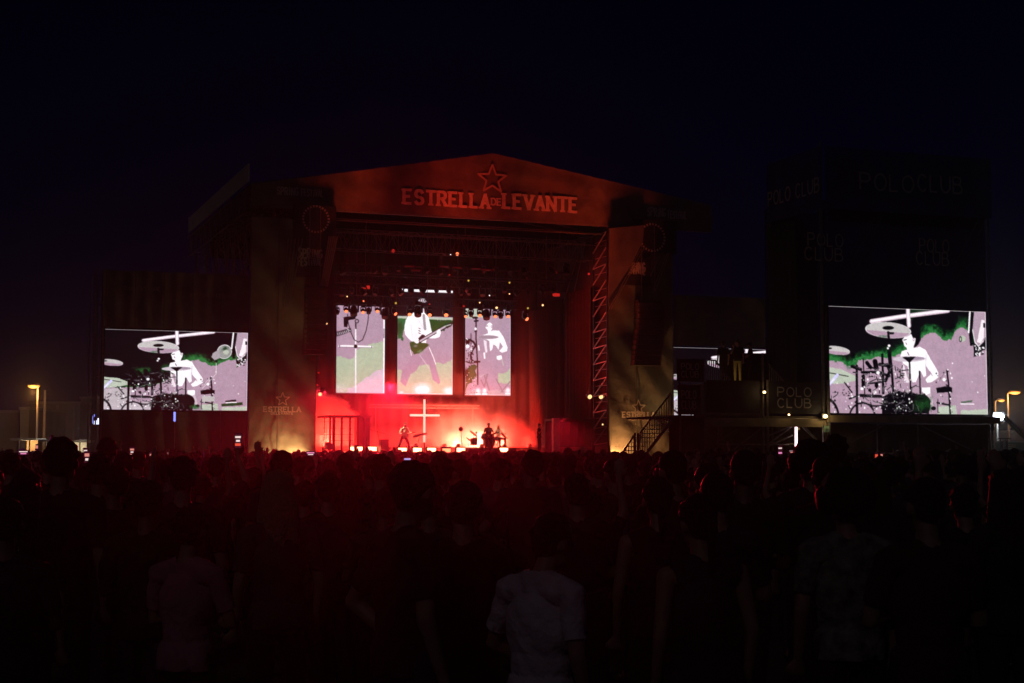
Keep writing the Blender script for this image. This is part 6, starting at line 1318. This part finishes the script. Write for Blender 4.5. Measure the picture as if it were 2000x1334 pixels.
# far mass: head, shoulders and body of each person, one joined mesh
def low(kit, ratio):
    k = KITS[kit]
    outs = []
    for me, rt in ((k.shirt, ratio), (k.body, ratio), (k.hair, ratio * 1.4), (k.trousers, ratio * .7)):
        r = evaluated(me.copy(), [('DECIMATE', dict(ratio=rt))], 'low'); V = np.zeros(len(r.vertices) * 3); r.vertices.foreach_get('co', V); r.calc_loop_triangles(); T = np.zeros(len(r.loop_triangles) * 3, int); r.loop_triangles.foreach_get('vertices', T); outs.append((V.reshape(-1, 3), T.reshape(-1, 3))); bpy.data.meshes.remove(r)
    return outs
LOW = [low(k, .03) for k in ('short', 'long', 'cap', 'bun', 'handup')]
VS = []; TS = []; MI = []; nv = 0; rn = np.random.default_rng(3); cells = {}
front = lambda X, Y: (Vector((X, Y, 0)) - F1.o).dot(F1.N) < -4.5 and not ((Vector((X, Y, 0)) - F2.o).dot(F2.N) > -2.5 and (Vector((X, Y, 0)) - F2.o).dot(F2.D) > -10.5)
cnt = 0
for Y0 in np.arange(27.2, 84, .72):
    n_ = int(Y0 * .74 / .62)
    for j in range(n_):
        X = (-.37 + .74 * (j + .5) / n_) * Y0 + rn.uniform(-.2, .2); Y = Y0 + rn.uniform(-.25, .25)
        if not front(X, Y) or rn.random() < .22: continue
        if any((X - a) ** 2 + (Y - b) ** 2 < .3 for a, b, r in TAKEN if b > 26): continue
        ki = int(rn.integers(0, 4)) if rn.random() > .012 else 4; h = min(rn.normal(1.69, .07), 1.86) / 1.75; yw = yaw_to((X, Y, 0), STAGE_C) + rn.uniform(-.4, .4); c, s_ = math.cos(yw) * h, math.sin(yw) * h
        for part, (V, T) in enumerate(LOW[ki]):
            W_ = np.empty_like(V); W_[:, 0] = V[:, 0] * c - V[:, 1] * s_ + X; W_[:, 1] = V[:, 0] * s_ + V[:, 1] * c + Y; W_[:, 2] = V[:, 2] * h
            VS.append(W_); TS.append(T + nv); nv += len(V); MI.append(np.full(len(T), [int(rn.integers(0, 3)), 3, 4, 5][part]))
        cnt += 1
VS = np.concatenate(VS).astype(np.float32); TS = np.concatenate(TS).astype(np.int32); MI = np.concatenate(MI).astype(np.int32)
me = bpy.data.meshes.new('far_crowd'); me.vertices.add(len(VS)); me.vertices.foreach_set('co', VS.ravel()); me.loops.add(len(TS) * 3); me.loops.foreach_set('vertex_index', TS.ravel())
me.polygons.add(len(TS)); me.polygons.foreach_set('loop_start', np.arange(0, len(TS) * 3, 3, dtype=np.int32)); 
for mm in (SH[0], SH[2], SH[4], SKIN, HAIR, TR[0]): me.materials.append(mm)
me.polygons.foreach_set('material_index', MI); me.polygons.foreach_set('use_smooth', np.ones(len(TS), bool)); me.update(calc_edges=True); me.validate()
o = bpy.data.objects.new('far_crowd', me); COL.objects.link(o); tag(o, 'dense dark mass of heads and shoulders stretching to the stage', 'crowd', kind='stuff')
print('far crowd', cnt, 'tris', len(TS))
# magenta lamp just outside the left edge that tints the raised arms there
p = at_depth(-40, 850, 30); t = thing('flood_lamp', 'small magenta flood lamp on a pole beyond the left edge of the picture', 'lamp', (p.x, 30, 0), F0)
MB(F0).bar((p.x, 30, 0), (p.x, 30, 2.9), .04, 8).build('pole', M_STEEL, t); MB(F0).box((p.x - .15, 29.9, 2.8), (p.x + .15, 30.1, 3.05)).build('housing', M_HOUS, t); point('lamp_light', F0, (p.x + .3, 29.7, 2.9), 30, (1, .08, .75), .1)
# ---- red lamps added to veil the crowd, in place of lens glare
for i, (x, v, z, tx, down, cone, e) in enumerate(((764, 10.4, 752, -.9, 6.4, 9.2, 66000), (630, 1.2, 764, -1.4, 6.0, 8.6, 9000), (1086, .95, 812, 3., 7.6, 11, 7000))):
    c = P(x, 806, v); z = P(x, z, v)[2] + .1; p = Vector((c[0], v, z)); a = F1.W(p); Yh = 4.; dist = math.hypot(tx - a.x, Yh - a.y); tg = Vector((tx, Yh, a.z - math.tan(math.radians(down)) * dist))
    ld = tg - F1.o; lt = (ld.dot(F1.D), ld.dot(F1.N), tg.z)
    t = thing('added_crowd_lamp', ('added red lamp in the gap between the left and middle upright screens', 'added red lamp low on the left edge of the stage opening', 'added red lamp on the cabin roof facing the crowd')[i], 'stage lamp', (c[0], v, z))
    d_ = (Vector(lt) - p).normalized(); MB(F1).bar(p - d_ * .22, p, .09, 10, .12).build('housing', M_HOUS, t); MB(F1).box((c[0] - .03, v + .1, z - .3), (c[0] + .03, v + .16, z)).build('bracket', M_HOUS, t)
    d = bpy.data.lights.new('crowd_veil_light', 'SPOT'); d.energy = e; d.color = (1, .008, .03); d.spot_size = math.radians(cone); d.spot_blend = .5; d.shadow_soft_size = .1
    o = bpy.data.objects.new('crowd_veil_light', d); COL.objects.link(o); o.location = F1.W(p + d_ * .1); o.rotation_euler = (tg - a).to_track_quat('-Z', 'Y').to_euler()
for x, e in ((727, 2600), (786, 1200), (843, 700), (984, 700)):
    c = P(x, 876, .9); spot('blinder_light', F1, (c[0], 1.0, c[2]), (c[0] - .28 * 80, -78, -4.), e, (1, .03, .02), 16, 1., .1)
# ---- haze added over the field, stands in for lens glare
hz = MB(F0).box((-130, -6, -1), (130, 200, 24)); o = hz.build('haze', bpy.data.materials.new('haze')); tag(o, 'thin haze added over the whole field to spread the lamp glow', 'haze', kind='stuff')
mt = o.data.materials[0]; mt.use_nodes = True; n = mt.node_tree; n.nodes.clear(); ou = n.nodes.new('ShaderNodeOutputMaterial'); pv = n.nodes.new('ShaderNodeVolumePrincipled')
pv.inputs['Color'].default_value = (.9, .9, .92, 1); pv.inputs['Density'].default_value = .00055; pv.inputs['Anisotropy'].default_value = .87
n.links.new(pv.outputs[0], ou.inputs['Volume'])
